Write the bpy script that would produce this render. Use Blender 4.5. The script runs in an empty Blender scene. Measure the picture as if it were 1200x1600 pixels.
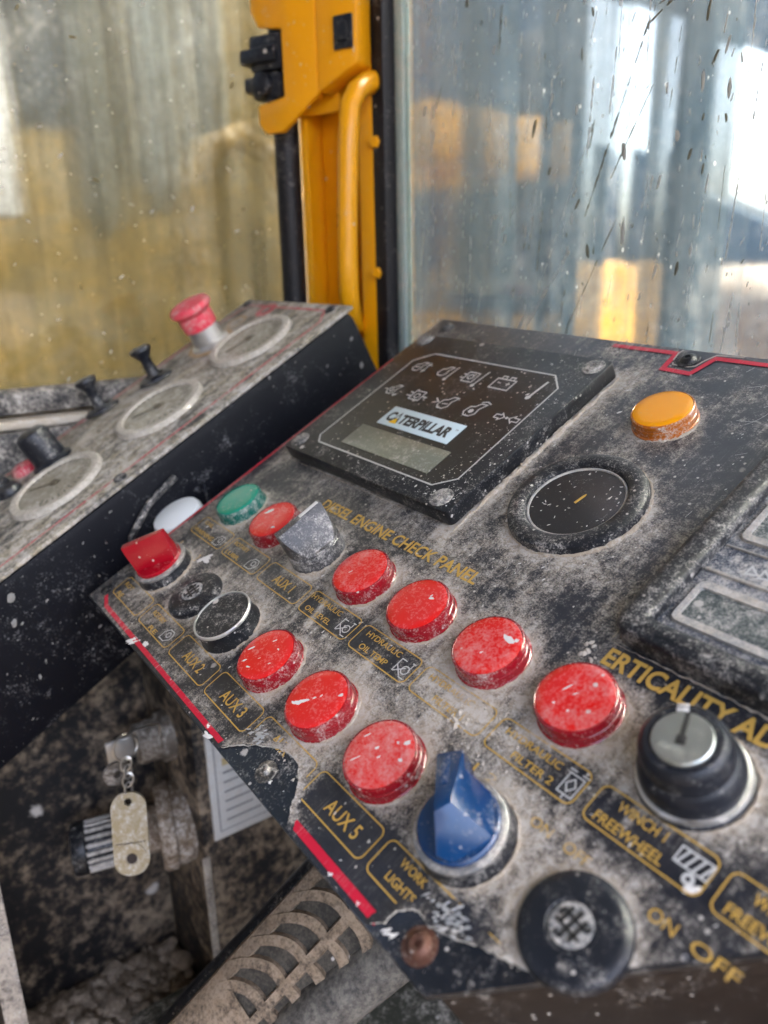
import bpy, bmesh, math, random
import numpy as np
from mathutils import Matrix, Vector, noise as mnoise
R_=math.radians
random.seed(7); rng=np.random.default_rng(7)
sc=bpy.context.scene
C=bpy.data.collections.new('drill_cab'); sc.collection.children.link(C)

# ------------------------------------------------------------ camera
CAMP=Vector((0.157953,-0.184118,0.94071))
RW=((0.5854017,0.8104439,-0.0220363),(0.2277543,-0.1904763,-0.9549067),(-0.7780957,0.5539851,-0.2960872))
cam=bpy.data.cameras.new('camera'); co=bpy.data.objects.new('camera',cam); C.objects.link(co)
co.matrix_world=Matrix(((RW[0][0],-RW[1][0],-RW[2][0],CAMP.x),(RW[0][1],-RW[1][1],-RW[2][1],CAMP.y),(RW[0][2],-RW[1][2],-RW[2][2],CAMP.z),(0,0,0,1)))
cam.sensor_fit='VERTICAL'; cam.sensor_height=36; cam.lens=36*1209.27/1600
cam.clip_start=0.01; cam.clip_end=400
cam.dof.use_dof=True; cam.dof.focus_distance=0.335; cam.dof.aperture_fstop=7.6
sc.camera=co
# ------------------------------------------------------------ sky, sun, exposure
SUN_AZ,SUN_EL=R_(62),R_(54)      # direction to the sun in the XY plane from +X towards +Y
w=bpy.data.worlds.new('World'); sc.world=w; w.use_nodes=True
nt=w.node_tree; bg=nt.nodes['Background']
sky=nt.nodes.new('ShaderNodeTexSky'); sky.sky_type='NISHITA'; sky.sun_disc=False
sky.sun_elevation=SUN_EL; sky.sun_rotation=math.pi/2-SUN_AZ
sky.air_density=0.7; sky.dust_density=8.0; sky.ozone_density=0.0
nt.links.new(sky.outputs[0],bg.inputs[0]); bg.inputs[1].default_value=0.15
sd=bpy.data.lights.new('sun','SUN'); so=bpy.data.objects.new('sun',sd); C.objects.link(so)
sd.energy=0.9; sd.angle=R_(25); sd.color=(1,0.965,0.91)
so.rotation_euler=Vector((math.cos(SUN_AZ)*math.cos(SUN_EL),math.sin(SUN_AZ)*math.cos(SUN_EL),math.sin(SUN_EL))).to_track_quat('Z','Y').to_euler()
sc.view_settings.view_transform='Standard'; sc.view_settings.look='None'; sc.view_settings.exposure=4.2; sc.view_settings.gamma=1
sc.cycles.max_bounces=8; sc.cycles.transparent_max_bounces=12; sc.cycles.caustics_reflective=False; sc.cycles.caustics_refractive=False

# ------------------------------------------------------------ object helpers
def tag(o,label=None,cat=None,group=None,kind=None):
    if label:o['label']=label
    if cat:o['category']=cat
    if group:o['group']=group
    if kind:o['kind']=kind
    return o
def empty(name,mat=None):
    o=bpy.data.objects.new(name,None); C.objects.link(o); o.empty_display_size=.02
    if mat is not None:o.matrix_world=mat
    return o
def link(name,me,mat=None,parent=None,loc=None,rot=None):
    o=bpy.data.objects.new(name,me); C.objects.link(o)
    if mat is not None and not me.materials: me.materials.append(mat)
    if parent is not None:o.parent=parent
    if loc is not None:o.location=loc
    if rot is not None:o.rotation_euler=rot
    return o
class MB:
    """collects shapes and links them as one mesh object; default unit mm"""
    def __init__(s,unit=.001): s.v=[];s.f=[];s.m=[];s.u=unit;s.cm=0
    def add(s,vs,fs,M=None):
        b=len(s.v)
        for p in vs:
            p=Vector(p)
            if M is not None:p=M@p
            s.v.append((p.x*s.u,p.y*s.u,p.z*s.u))
        for f in fs: s.f.append([i+b for i in f]); s.m.append(s.cm)
        return s
    def lathe(s,prof,n=40,M=None,cap0=False,cap1=False):
        vs=[];fs=[];k=len(prof)
        for r,z in prof:
            for i in range(n):
                a=2*math.pi*i/n; vs.append((r*math.cos(a),r*math.sin(a),z))
        for j in range(k-1):
            for i in range(n):
                i2=(i+1)%n; fs.append([j*n+i,j*n+i2,(j+1)*n+i2,(j+1)*n+i])
        if cap0:fs.append([i for i in range(n)][::-1])
        if cap1:fs.append([(k-1)*n+i for i in range(n)])
        return s.add(vs,fs,M)
    def prism(s,poly,z0,z1,bev=0,M=None,seg=2):
        bm=bmesh.new(); n=len(poly)
        lo=[bm.verts.new((x,y,z0)) for x,y in poly]; hi=[bm.verts.new((x,y,z1)) for x,y in poly]
        bm.faces.new(lo[::-1]); bm.faces.new(hi)
        for i in range(n): bm.faces.new([lo[i],lo[(i+1)%n],hi[(i+1)%n],hi[i]])
        bmesh.ops.recalc_face_normals(bm,faces=bm.faces)
        if bev: bmesh.ops.bevel(bm,geom=[e for e in bm.edges if e.calc_face_angle(0)>.5],offset=bev,segments=seg,affect='EDGES',profile=.5,clamp_overlap=True)
        s._bm(bm,M); return s
    def box(s,x0,x1,y0,y1,z0,z1,bev=0,M=None): return s.prism([(x0,y0),(x1,y0),(x1,y1),(x0,y1)],z0,z1,bev,M)
    def hexa(s,b,t,bev=0,M=None):
        """solid from 4 bottom and 4 top points"""
        bm=bmesh.new(); lo=[bm.verts.new(p) for p in b]; hi=[bm.verts.new(p) for p in t]; n=len(b)
        bm.faces.new(lo[::-1]); bm.faces.new(hi)
        for i in range(n): bm.faces.new([lo[i],lo[(i+1)%n],hi[(i+1)%n],hi[i]])
        bmesh.ops.recalc_face_normals(bm,faces=bm.faces)
        if bev: bmesh.ops.bevel(bm,geom=list(bm.edges),offset=bev,segments=2,affect='EDGES',profile=.5,clamp_overlap=True)
        s._bm(bm,M); return s
    def _bm(s,bm,M):
        bm.verts.index_update(); s.add([v.co.copy() for v in bm.verts],[[v.index for v in f.verts] for f in bm.faces],M); bm.free()
    def tube(s,path,r,n=12,M=None,closed=False,caps=True):
        P=[Vector(p) for p in path]; k=len(P); vs=[];fs=[]; up=None
        for i in range(k):
            if closed: t=(P[(i+1)%k]-P[i-1]).normalized()
            else: t=(P[min(i+1,k-1)]-P[max(i-1,0)]).normalized()
            if up is None:
                up=Vector((0,0,1)) if abs(t.z)<.9 else Vector((1,0,0))
            a=t.cross(up)
            a=a.normalized(); b=a.cross(t).normalized(); up=b
            rr=r[i] if isinstance(r,(list,tuple)) else r
            for j in range(n):
                q=2*math.pi*j/n; vs.append(P[i]+a*(rr*math.cos(q))+b*(rr*math.sin(q)))
        for i in range(k if closed else k-1):
            i2=(i+1)%k
            for j in range(n):
                j2=(j+1)%n; fs.append([i*n+j,i*n+j2,i2*n+j2,i2*n+j])
        if caps and not closed: fs.append([j for j in range(n)][::-1]); fs.append([(k-1)*n+j for j in range(n)])
        return s.add(vs,fs,M)
    def ribbon(s,pts,wd,z=0,closed=False,M=None):
        P=[Vector((p[0],p[1],0)) for p in pts];k=len(P);vs=[];fs=[]
        for i in range(k):
            pr=P[i-1] if (closed or i>0) else None; nx=P[(i+1)%k] if (closed or i<k-1) else None
            d1=(P[i]-pr).normalized() if pr is not None else None; d2=(nx-P[i]).normalized() if nx is not None else None
            t=((d1 or d2)+(d2 or d1))
            if t.length<1e-6:t=d1
            t.normalize(); nrm=Vector((-t.y,t.x,0)); c=1
            if d1 and d2: c=max(.45,t.dot(d2))
            vs+= [P[i]+nrm*(wd/2/c)+Vector((0,0,z)),P[i]-nrm*(wd/2/c)+Vector((0,0,z))]
        for i in range(k if closed else k-1):
            i2=(i+1)%k; fs.append([2*i+1,2*i2+1,2*i2,2*i])
        return s.add(vs,fs,M)
    def poly(s,pts,z=0,M=None): return s.add([(p[0],p[1],z) for p in pts],[list(range(len(pts)))],M)
    def blob(s,x,y,l,wd,ang,h=.25,z=0,n=9,M=None):
        """an irregular raised fleck"""
        vs=[(x,y,z+h)];c,si=math.cos(ang),math.sin(ang)
        for i in range(n):
            a=2*math.pi*i/n; k=random.uniform(.65,1.15); px,py=l/2*math.cos(a)*k,wd/2*math.sin(a)*k
            vs.append((x+px*c-py*si,y+px*si+py*c,z))
        return s.add(vs,[[0,1+i,1+(i+1)%n] for i in range(n)],M)
    def cutsolid(s,poly,z0,z1,planes,bev=.5,M=None):
        bm=bmesh.new(); n=len(poly)
        lo=[bm.verts.new((x,y,z0)) for x,y in poly]; hi=[bm.verts.new((x,y,z1)) for x,y in poly]
        bm.faces.new(lo[::-1]); bm.faces.new(hi)
        for i in range(n): bm.faces.new([lo[i],lo[(i+1)%n],hi[(i+1)%n],hi[i]])
        for co,no in planes:
            bmesh.ops.bisect_plane(bm,geom=list(bm.verts)+list(bm.edges)+list(bm.faces),plane_co=co,plane_no=Vector(no).normalized(),clear_outer=True)
            bmesh.ops.holes_fill(bm,edges=[e for e in bm.edges if e.is_boundary])
        bmesh.ops.recalc_face_normals(bm,faces=bm.faces)
        if bev: bmesh.ops.bevel(bm,geom=[e for e in bm.edges if e.calc_face_angle(0)>.45],offset=bev,segments=2,affect='EDGES',profile=.5,clamp_overlap=True)
        s._bm(bm,M); return s
    def text(s,body,x0,y0,x1,y1,z=0,off=.015,M=None):
        cu=bpy.data.curves.new('t','FONT'); cu.body=body; cu.size=1; cu.offset=off; cu.resolution_u=4
        o=bpy.data.objects.new('t',cu); me=bpy.data.meshes.new_from_object(o)
        a=np.array([v.co[:] for v in me.vertices]); lo=a.min(0);hi=a.max(0)
        a=(a-lo)/np.maximum(hi-lo,1e-9)
        vs=[(x0+p[0]*(x1-x0),y0+p[1]*(y1-y0),z) for p in a]
        fs=[list(p.vertices) for p in me.polygons]
        s.add(vs,fs,M); bpy.data.objects.remove(o); bpy.data.curves.remove(cu); bpy.data.meshes.remove(me); return s
    def mesh(s,name,mats,smooth=True,angle=35):
        me=bpy.data.meshes.new(name); me.from_pydata(s.v,[],s.f); me.update()
        if not isinstance(mats,(list,tuple)):mats=[mats]
        for m in mats: me.materials.append(m)
        if len(mats)>1: me.polygons.foreach_set('material_index',s.m)
        if smooth:
            me.polygons.foreach_set('use_smooth',[True]*len(me.polygons)); me.set_sharp_from_angle(angle=R_(angle))
        return me
    def build(s,name,mats,parent=None,loc=None,rot=None,smooth=True,angle=35):
        return link(name,s.mesh(name,mats,smooth,angle),None,parent,loc,rot)
def rrect(x0,y0,x1,y1,r,n=5):
    o=[]
    for cx,cy,a0 in ((x1-r,y0+r,-90),(x1-r,y1-r,0),(x0+r,y1-r,90),(x0+r,y0+r,180)):
        for i in range(n+1):
            a=R_(a0+90*i/n); o.append((cx+r*math.cos(a),cy+r*math.sin(a)))
    return o
def circ(cx,cy,r,n=24,a0=0,a1=360): return [(cx+r*math.cos(R_(a0+(a1-a0)*i/n)),cy+r*math.sin(R_(a0+(a1-a0)*i/n))) for i in range(n+(0 if a1-a0==360 else 1))]
def frame_to(origin,zaxis,xhint=(1,0,0)):
    z=Vector(zaxis).normalized(); x=Vector(xhint); x=(x-z*x.dot(z)).normalized(); y=z.cross(x)
    return Matrix(((x.x,y.x,z.x,origin[0]),(x.y,y.y,z.y,origin[1]),(x.z,y.z,z.z,origin[2]),(0,0,0,1)))

# ------------------------------------------------------------ the panel's own frame (u along the rows, v up the slope, w out of it)
PM=Matrix(((0.9989811,0.0215982,0.0396264,0),(0,0.878047,-0.4785744,0),(-0.0451302,0.4780868,0.8771524,.8),(0,0,0,1)))
panel=empty('control_panel',PM)
tag(panel,'dust covered black operator panel with rows of red indicator lamps and gold lettering','control panel')
con=empty('gauge_console',PM@Matrix.Translation((-.374,.019,.030))@Matrix.Rotation(R_(3.5),4,'Z'))
tag(con,'black box console with three round dusty gauges and red mushroom button','gauge console')

# ------------------------------------------------------------ materials
DUST=(.53,.445,.335,1); DUSTW=(.60,.56,.50,1)
class NT:
    def __init__(s,name):
        s.mat=bpy.data.materials.new(name); s.mat.use_nodes=True; s.t=s.mat.node_tree; s.t.nodes.clear()
        s.out=s.n('ShaderNodeOutputMaterial')
    def n(s,ty,**k):
        x=s.t.nodes.new(ty)
        for a,b in k.items(): setattr(x,a,b)
        return x
    def l(s,a,b): s.t.links.new(a,b)
    def val(s,sock,v):
        if hasattr(v,'is_output') : s.l(v,sock)
        elif v is not None: sock.default_value=v
    def math(s,op,a,b=None,c=None,clamp=False):
        x=s.n('ShaderNodeMath',operation=op,use_clamp=clamp)
        for i,v in enumerate((a,b,c)):
            if v is not None: s.val(x.inputs[i],v)
        return x.outputs[0]
    def mix(s,f,a,b,ty='RGBA',blend='MIX'):
        x=s.n('ShaderNodeMix',data_type=ty); 
        if ty=='RGBA':
            x.blend_type=blend; s.val(x.inputs[0],f); s.val(x.inputs[6],a); s.val(x.inputs[7],b); return x.outputs[2]
        s.val(x.inputs[0],f); s.val(x.inputs[2],a); s.val(x.inputs[3],b); return x.outputs[0]
    def coord(s,ref=None,rand=True,rot=(0,0,0),scale=(1,1,1)):
        tc=s.n('ShaderNodeTexCoord'); v=tc.outputs['Object']
        if ref is not None: tc.object=ref
        elif rand:
            oi=s.n('ShaderNodeObjectInfo'); m=s.n('ShaderNodeVectorMath',operation='MULTIPLY_ADD')
            s.l(oi.outputs['Random'],m.inputs[0]); m.inputs[1].default_value=(7.3,3.1,5.7); s.l(v,m.inputs[2]); v=m.outputs[0]
        return v
    def map(s,v,scale=(1,1,1),rot=(0,0,0),loc=(0,0,0)):
        mp=s.n('ShaderNodeMapping'); s.l(v,mp.inputs[0]); mp.inputs['Scale'].default_value=scale; mp.inputs['Rotation'].default_value=rot; mp.inputs['Location'].default_value=loc
        return mp.outputs[0]
    def noise(s,v,scale,detail=4,rough=.6,dist=0):
        x=s.n('ShaderNodeTexNoise'); s.l(v,x.inputs['Vector']); x.inputs['Scale'].default_value=scale; x.inputs['Detail'].default_value=detail; x.inputs['Roughness'].default_value=rough; x.inputs['Distortion'].default_value=dist
        return x.outputs[0]
    def voro(s,v,scale,feature='F1',rnd=1):
        x=s.n('ShaderNodeTexVoronoi',feature=feature); s.l(v,x.inputs['Vector']); x.inputs['Scale'].default_value=scale; x.inputs['Randomness'].default_value=rnd
        return x
    def ramp(s,v,lo,hi,smooth=True):
        x=s.n('ShaderNodeMapRange',interpolation_type='SMOOTHSTEP' if smooth else 'LINEAR'); s.val(x.inputs[0],v); s.val(x.inputs[1],lo); s.val(x.inputs[2],hi); x.inputs[3].default_value=0; x.inputs[4].default_value=1
        return x.outputs[0]
    def bsdf(s,col,rough,metal=0,coat=0,bump=None,bumpstr=.3,bumpdist=.0005,spec=.5,sss=0,sssr=None,trans=0):
        b=s.n('ShaderNodeBsdfPrincipled'); s.val(b.inputs['Base Color'],col); s.val(b.inputs['Roughness'],rough); s.val(b.inputs['Metallic'],metal)
        b.inputs['Coat Weight'].default_value=coat; b.inputs['Coat Roughness'].default_value=.15; b.inputs['Specular IOR Level'].default_value=spec
        if sss: b.inputs['Subsurface Weight'].default_value=sss; b.inputs['Subsurface Radius'].default_value=sssr or (1,.2,.1); b.inputs['Subsurface Scale'].default_value=.004
        if bump is not None:
            k=s.n('ShaderNodeBump'); k.inputs['Strength'].default_value=bumpstr; k.inputs['Distance'].default_value=bumpdist; s.l(bump,k.inputs['Height']); s.l(k.outputs[0],b.inputs['Normal'])
        return b
def dusty(name,base,rough=.4,metal=0,dust=.4,col=DUST,colw=DUSTW,ref=None,size=1.,specks=.5,scratch=.0,attr=None,oattr=None,streak=None,coat=0,bump=.25,spec=.3,veil=0,base2=None,soft=.30,maxd=.86,sss=0,speckcol=None,up=0):
    """a surface of base colour under settled dust, specks and hairline scratches"""
    N=NT(name); v=N.coord(ref)
    a=N.noise(v,48/size,7,.72,.6); b=N.noise(v,300/size,8,.80,.3); c=N.noise(v,1300/size,3,.6)
    terms=N.math('ADD',N.math('MULTIPLY',a,.32),N.math('ADD',N.math('MULTIPLY',b,.40),N.math('MULTIPLY',c,.28)))
    if streak:
        sv=N.map(v,scale=streak[0],rot=(0,0,R_(streak[1]))); st=N.noise(sv,1,5,.65,.3)
        terms=N.math('ADD',N.math('MULTIPLY',terms,1-streak[2]),N.math('MULTIPLY',st,streak[2]))
    s=N.math('MULTIPLY_ADD',N.math('SUBTRACT',terms,.5),3.8,.5)
    d=dust
    if attr:
        at=N.n('ShaderNodeAttribute',attribute_name=attr); d=N.math('ADD',at.outputs['Fac'],dust)
    if oattr:
        at=N.n('ShaderNodeAttribute',attribute_name=oattr,attribute_type='OBJECT'); d=N.math('ADD',at.outputs['Fac'],d)
    if up:
        ge=N.n('ShaderNodeNewGeometry'); sx=N.n('ShaderNodeSeparateXYZ'); N.l(ge.outputs['Normal'],sx.inputs[0]); d=N.math('ADD',d,N.math('MULTIPLY',N.math('SUBTRACT',sx.outputs[2],.5),up))
    t=N.math('SUBTRACT',1.0,d)
    fac=N.ramp(N.math('SUBTRACT',s,t),-soft,soft)
    fac=N.math('MULTIPLY',fac,maxd)
    if veil: fac=N.math('MAXIMUM',fac,N.math('MULTIPLY',N.ramp(N.math('ADD',N.math('MULTIPLY',a,.6),N.math('MULTIPLY',b,.4)),.30,.66),veil))
    if specks:
        wv=N.math('MULTIPLY',c,.0); 
        v1=N.voro(v,330/size); v2=N.voro(N.map(v,loc=(.37,.11,.05)),110/size)
        r1=N.n('ShaderNodeSeparateColor'); N.l(v1.outputs['Color'],r1.inputs[0]); r2=N.n('ShaderNodeSeparateColor'); N.l(v2.outputs['Color'],r2.inputs[0])
        k1=N.math('MULTIPLY',N.ramp(r1.outputs[0],1-.14*specks,1-.14*specks+.02),N.ramp(N.math('ADD',v1.outputs['Distance'],N.math('MULTIPLY',c,.35)),.42,.30))
        k2=N.math('MULTIPLY',N.ramp(r2.outputs[1],1-.045*specks,1-.045*specks+.02),N.ramp(N.math('ADD',v2.outputs['Distance'],N.math('MULTIPLY',b,.5)),.46,.38))
        sp=N.math('MAXIMUM',k1,k2)
    else: sp=None
    if scratch:
        sc1=N.noise(N.map(v,scale=(1500,22,22),rot=(0,0,R_(28))),1,2,.5,.6); sc2=N.noise(N.map(v,scale=(1500,30,30),rot=(0,0,R_(-47))),1,2,.5,.8)
        ms=N.ramp(a,.42,.62)
        sk=N.math('MULTIPLY',N.math('MAXIMUM',N.ramp(sc1,.61,.68),N.ramp(sc2,.63,.70)),N.math('MULTIPLY',ms,scratch))
    else: sk=None
    bc=base
    if base2: bc=N.mix(N.ramp(b,.4,.6),base,base2)
    dc=N.mix(N.ramp(b,.38,.62),col,colw)
    colr=N.mix(fac,bc,dc); tot=fac
    if sk is not None: colr=N.mix(sk,colr,colw); tot=N.math('MAXIMUM',tot,N.math('MULTIPLY',sk,.5))
    if sp is not None: colr=N.mix(N.math('MULTIPLY',sp,.85),colr,speckcol or (.62,.58,.52,1)); tot=N.math('MAXIMUM',tot,sp)
    ro=N.mix(tot,rough,.92,'FLOAT')
    me=N.math('MULTIPLY',N.math('SUBTRACT',1.0,tot),metal) if metal else 0
    h=N.math('ADD',N.math('MULTIPLY',tot,.6),N.math('MULTIPLY',c,.25))
    bs=N.bsdf(colr,ro,me,coat,h,bump,.0006,sss=sss,spec=spec)
    N.l(bs.outputs[0],N.out.inputs[0]); return N.mat
def plain(name,base,rough=.5,metal=0,coat=0,trans=0):
    N=NT(name); b=N.bsdf(base,rough,metal,coat); N.l(b.outputs[0],N.out.inputs[0]); return N.mat

NAVY=(.008,.011,.019,1)
STK=((260,34,34),-12,.16)
m_decal=dusty('decal_print',NAVY,.3,dust=.02,attr='dust',ref=panel,specks=.6,scratch=.12,soft=.34,veil=.04,streak=STK,coat=.25,bump=.35)
m_gold=dusty('gold_print',(.54,.335,.075,1),.45,dust=-.33,attr='dust',ref=panel,specks=.6,scratch=.1,streak=STK,bump=.3,maxd=.9)
m_redp=dusty('red_print',(.55,.012,.04,1),.35,dust=-.10,attr='dust',ref=panel,specks=.8,scratch=.6,streak=STK,bump=.3)
m_white=dusty('white_print',(.55,.55,.53,1),.5,dust=.05,ref=panel,specks=.3)
m_plate=dusty('painted_plate',(.008,.010,.014,1),.28,dust=.16,ref=panel,specks=1.2,scratch=.1,col=(.42,.41,.39,1),size=1.2,coat=.3)
m_side=dusty('panel_side',(.012,.008,.007,1),.4,dust=.08,specks=1.0,col=(.12,.10,.085,1))
m_tear=dusty('torn_vinyl',(.42,.40,.35,1),.5,dust=.4,specks=.2)
m_foil=dusty('bare_foil',(.55,.57,.60,1),.3,metal=.8,dust=.35,specks=.5,ref=panel)
m_crumb=plain('dry_mud',(.47,.42,.35,1),.95)
m_paint=plain('white_splash',(.72,.70,.66,1),.8)
m_lens_r=dusty('red_lens',(.70,.007,.006,1),.22,dust=.08,oattr='dust',specks=.45,col=(.60,.27,.24,1),colw=(.68,.46,.43,1),coat=.4,bump=.15,maxd=.62,sss=.0,size=1.5,soft=.45,veil=.05)
m_side_shade_r=dusty('red_side_shade',(.26,.003,.010,1),.2,dust=.24,specks=1.1,col=(.42,.27,.25,1),coat=.4)  # cap side in a darkened lens red, shade below the lit top
m_lens_g=dusty('green_lens',(.002,.26,.165,1),.25,dust=.06,specks=.7,col=(.40,.60,.52,1),coat=.5,maxd=.7)
m_side_shade_g=dusty('green_side_shade',(.004,.12,.09,1),.25,dust=.34,specks=1,col=(.25,.38,.33,1))  # cap side shade put into a darker green
m_lens_a=dusty('amber_lens',(.95,.36,.003,1),.28,dust=.0,specks=.25,col=(.85,.55,.25,1),coat=.1,maxd=.6)
m_side_shade_a=dusty('amber_side_shade',(.42,.11,.004,1),.25,dust=.3,specks=.7,col=(.5,.35,.22,1),coat=.4)  # cap side shade put into a darker amber
m_black=dusty('black_plastic',(.008,.009,.011,1),.36,dust=.16,specks=.8,col=(.30,.30,.29,1))
m_blackhi=dusty('dusty_black_plastic',(.009,.010,.013,1),.38,dust=.27,specks=1.0,col=(.32,.32,.31,1))
m_grey=dusty('grey_plastic',(.045,.044,.044,1),.42,dust=.36,specks=.8,col=(.40,.39,.38,1),coat=.2)
m_blue=dusty('blue_plastic',(.0015,.033,.11,1),.18,dust=.06,specks=.5,col=(.30,.35,.40,1),coat=.4,up=.3,maxd=.8)
m_redk=dusty('red_plastic',(.34,.003,.013,1),.25,dust=.04,specks=.5,col=(.50,.22,.22,1),coat=.4,up=.12,maxd=.7)
m_dull=dusty('dull_ring',(.22,.225,.23,1),.4,metal=.7,dust=.40,specks=.5)
m_barrel=dusty('lock_barrel_metal',(.36,.38,.36,1),.32,metal=.85,dust=.14,specks=.5,size=1.6)
m_chrome=dusty('worn_chrome',(.50,.51,.51,1),.28,metal=.9,dust=.36,specks=.5)
m_rubber=dusty('rubber',(.010,.012,.017,1),.36,dust=.13,specks=.6,col=(.26,.28,.31,1))
m_face=dusty('monitor_face',(.007,.0075,.009,1),.34,col=(.34,.35,.36,1),colw=(.4,.4,.4,1),dust=.06,ref=panel,specks=1.0,scratch=.0,coat=.15)
m_lcd=dusty('lcd',(.17,.175,.125,1),.3,dust=.28,ref=panel,specks=.7,col=(.28,.27,.20,1),coat=.4)
m_lcd2=dusty('lcd_green',(.075,.09,.085,1),.25,dust=.34,ref=panel,specks=.7,col=(.36,.38,.36,1),coat=.4)
m_badge=dusty('badge_white',(.62,.74,.76,1),.4,dust=.05,ref=panel,specks=.2)
m_ink=plain('black_ink',(.012,.012,.012,1),.5)
m_yel=plain('yellow_ink',(.85,.5,.01,1),.5)
m_bluefilm=dusty('display_film',(.02,.03,.05,1),.3,dust=.44,ref=panel,specks=.7,col=(.42,.44,.46,1))
m_greyfilm=dusty('grey_film',(.30,.30,.29,1),.4,dust=.5,ref=panel,specks=.7)
m_rust=dusty('rusty_steel',(.10,.045,.03,1),.55,metal=.4,dust=.28,specks=.8,col=(.42,.30,.25,1))
m_steel=dusty('screw_steel',(.07,.07,.07,1),.35,metal=.8,dust=.36,specks=.5)

# ============================================================ CONTROL PANEL
P_OUT=[(-277,-96),(33,-96),(92,-30),(160,46),(160,201),(-277,201)]
pl=MB().prism(P_OUT,-3.2,-.25,.8)
plate=pl.build('panel_plate',m_plate,panel)
ins=[(-274,-92),(31,-93),(89,-28),(156,48),(156,198),(-274,198)]
MB().prism(ins,-78,-3.4,1).build('panel_body',m_side,panel)
MB().prism([(10,40),(110,40),(110,170),(10,170)],-560,-78.3,1).build('pedestal',m_side,panel)

LAMPS=[(-242,0,'g'),(-200,0,'r'),(-116,0,'r'),(-74,0,'r'),(-32,0,'r'),(10,0,'r'),(-116,-56,'r'),(-74,-56,'r'),(-32,-56,'r')]
TEAR1=[(-98.6,-99),(-98.5,-94),(-93,-89),(-87,-84.6),(-80,-80.6),(-73.9,-78.0),(-67,-76.8),(-61.9,-77.4),(-56.5,-80.5),(-52,-85.3),(-48.5,-90),(-44.4,-94),(-43.5,-99)]
TEAR2=[(4.5,-99),(6,-94),(9.4,-90.7),(9.6,-86.5),(13,-82.6),(17,-81.6),(20,-82.6),(25,-81.2),(34.7,-77),(44,-74),(51.7,-71.2),(57,-69.6),(63,-67),(70,-90),(40,-105)]
def seg_d(px,py,a,b):
    ax,ay=a;bx,by=b;dx,dy=bx-ax,by-ay;t=np.clip(((px-ax)*dx+(py-ay)*dy)/(dx*dx+dy*dy),0,1)
    return np.hypot(px-ax-t*dx,py-ay-t*dy),ax+t*dx,ay+t*dy
def inpoly(px,py,poly):
    r=np.zeros(px.shape,bool);n=len(poly)
    for i in range(n):
        x1,y1=poly[i];x2,y2=poly[(i+1)%n]
        c=((y1>py)!=(y2>py))&(px<(x2-x1)*(py-y1)/(y2-y1+1e-12)+x1); r^=c
    return r
def vnoise(u,v,s,seed=0):
    """smooth value noise"""
    x=u/s+seed*17.3;y=v/s+seed*9.7;xi=np.floor(x);yi=np.floor(y);fx=x-xi;fy=y-yi;fx=fx*fx*(3-2*fx);fy=fy*fy*(3-2*fy)
    h=lambda a,b:np.modf(np.abs(np.sin(a*127.1+b*311.7)*43758.5453))[0]
    return (h(xi,yi)*(1-fx)+h(xi+1,yi)*fx)*(1-fy)+(h(xi,yi+1)*(1-fx)+h(xi+1,yi+1)*fx)*fy
def boxd(u,v,x0,y0,x1,y1): return np.hypot(np.maximum(np.maximum(x0-u,u-x1),0),np.maximum(np.maximum(y0-v,v-y1),0))
def gs(u,v,cx,cy,rx,ry): return np.exp(-((u-cx)/rx)**2-((v-cy)/ry)**2)
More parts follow.
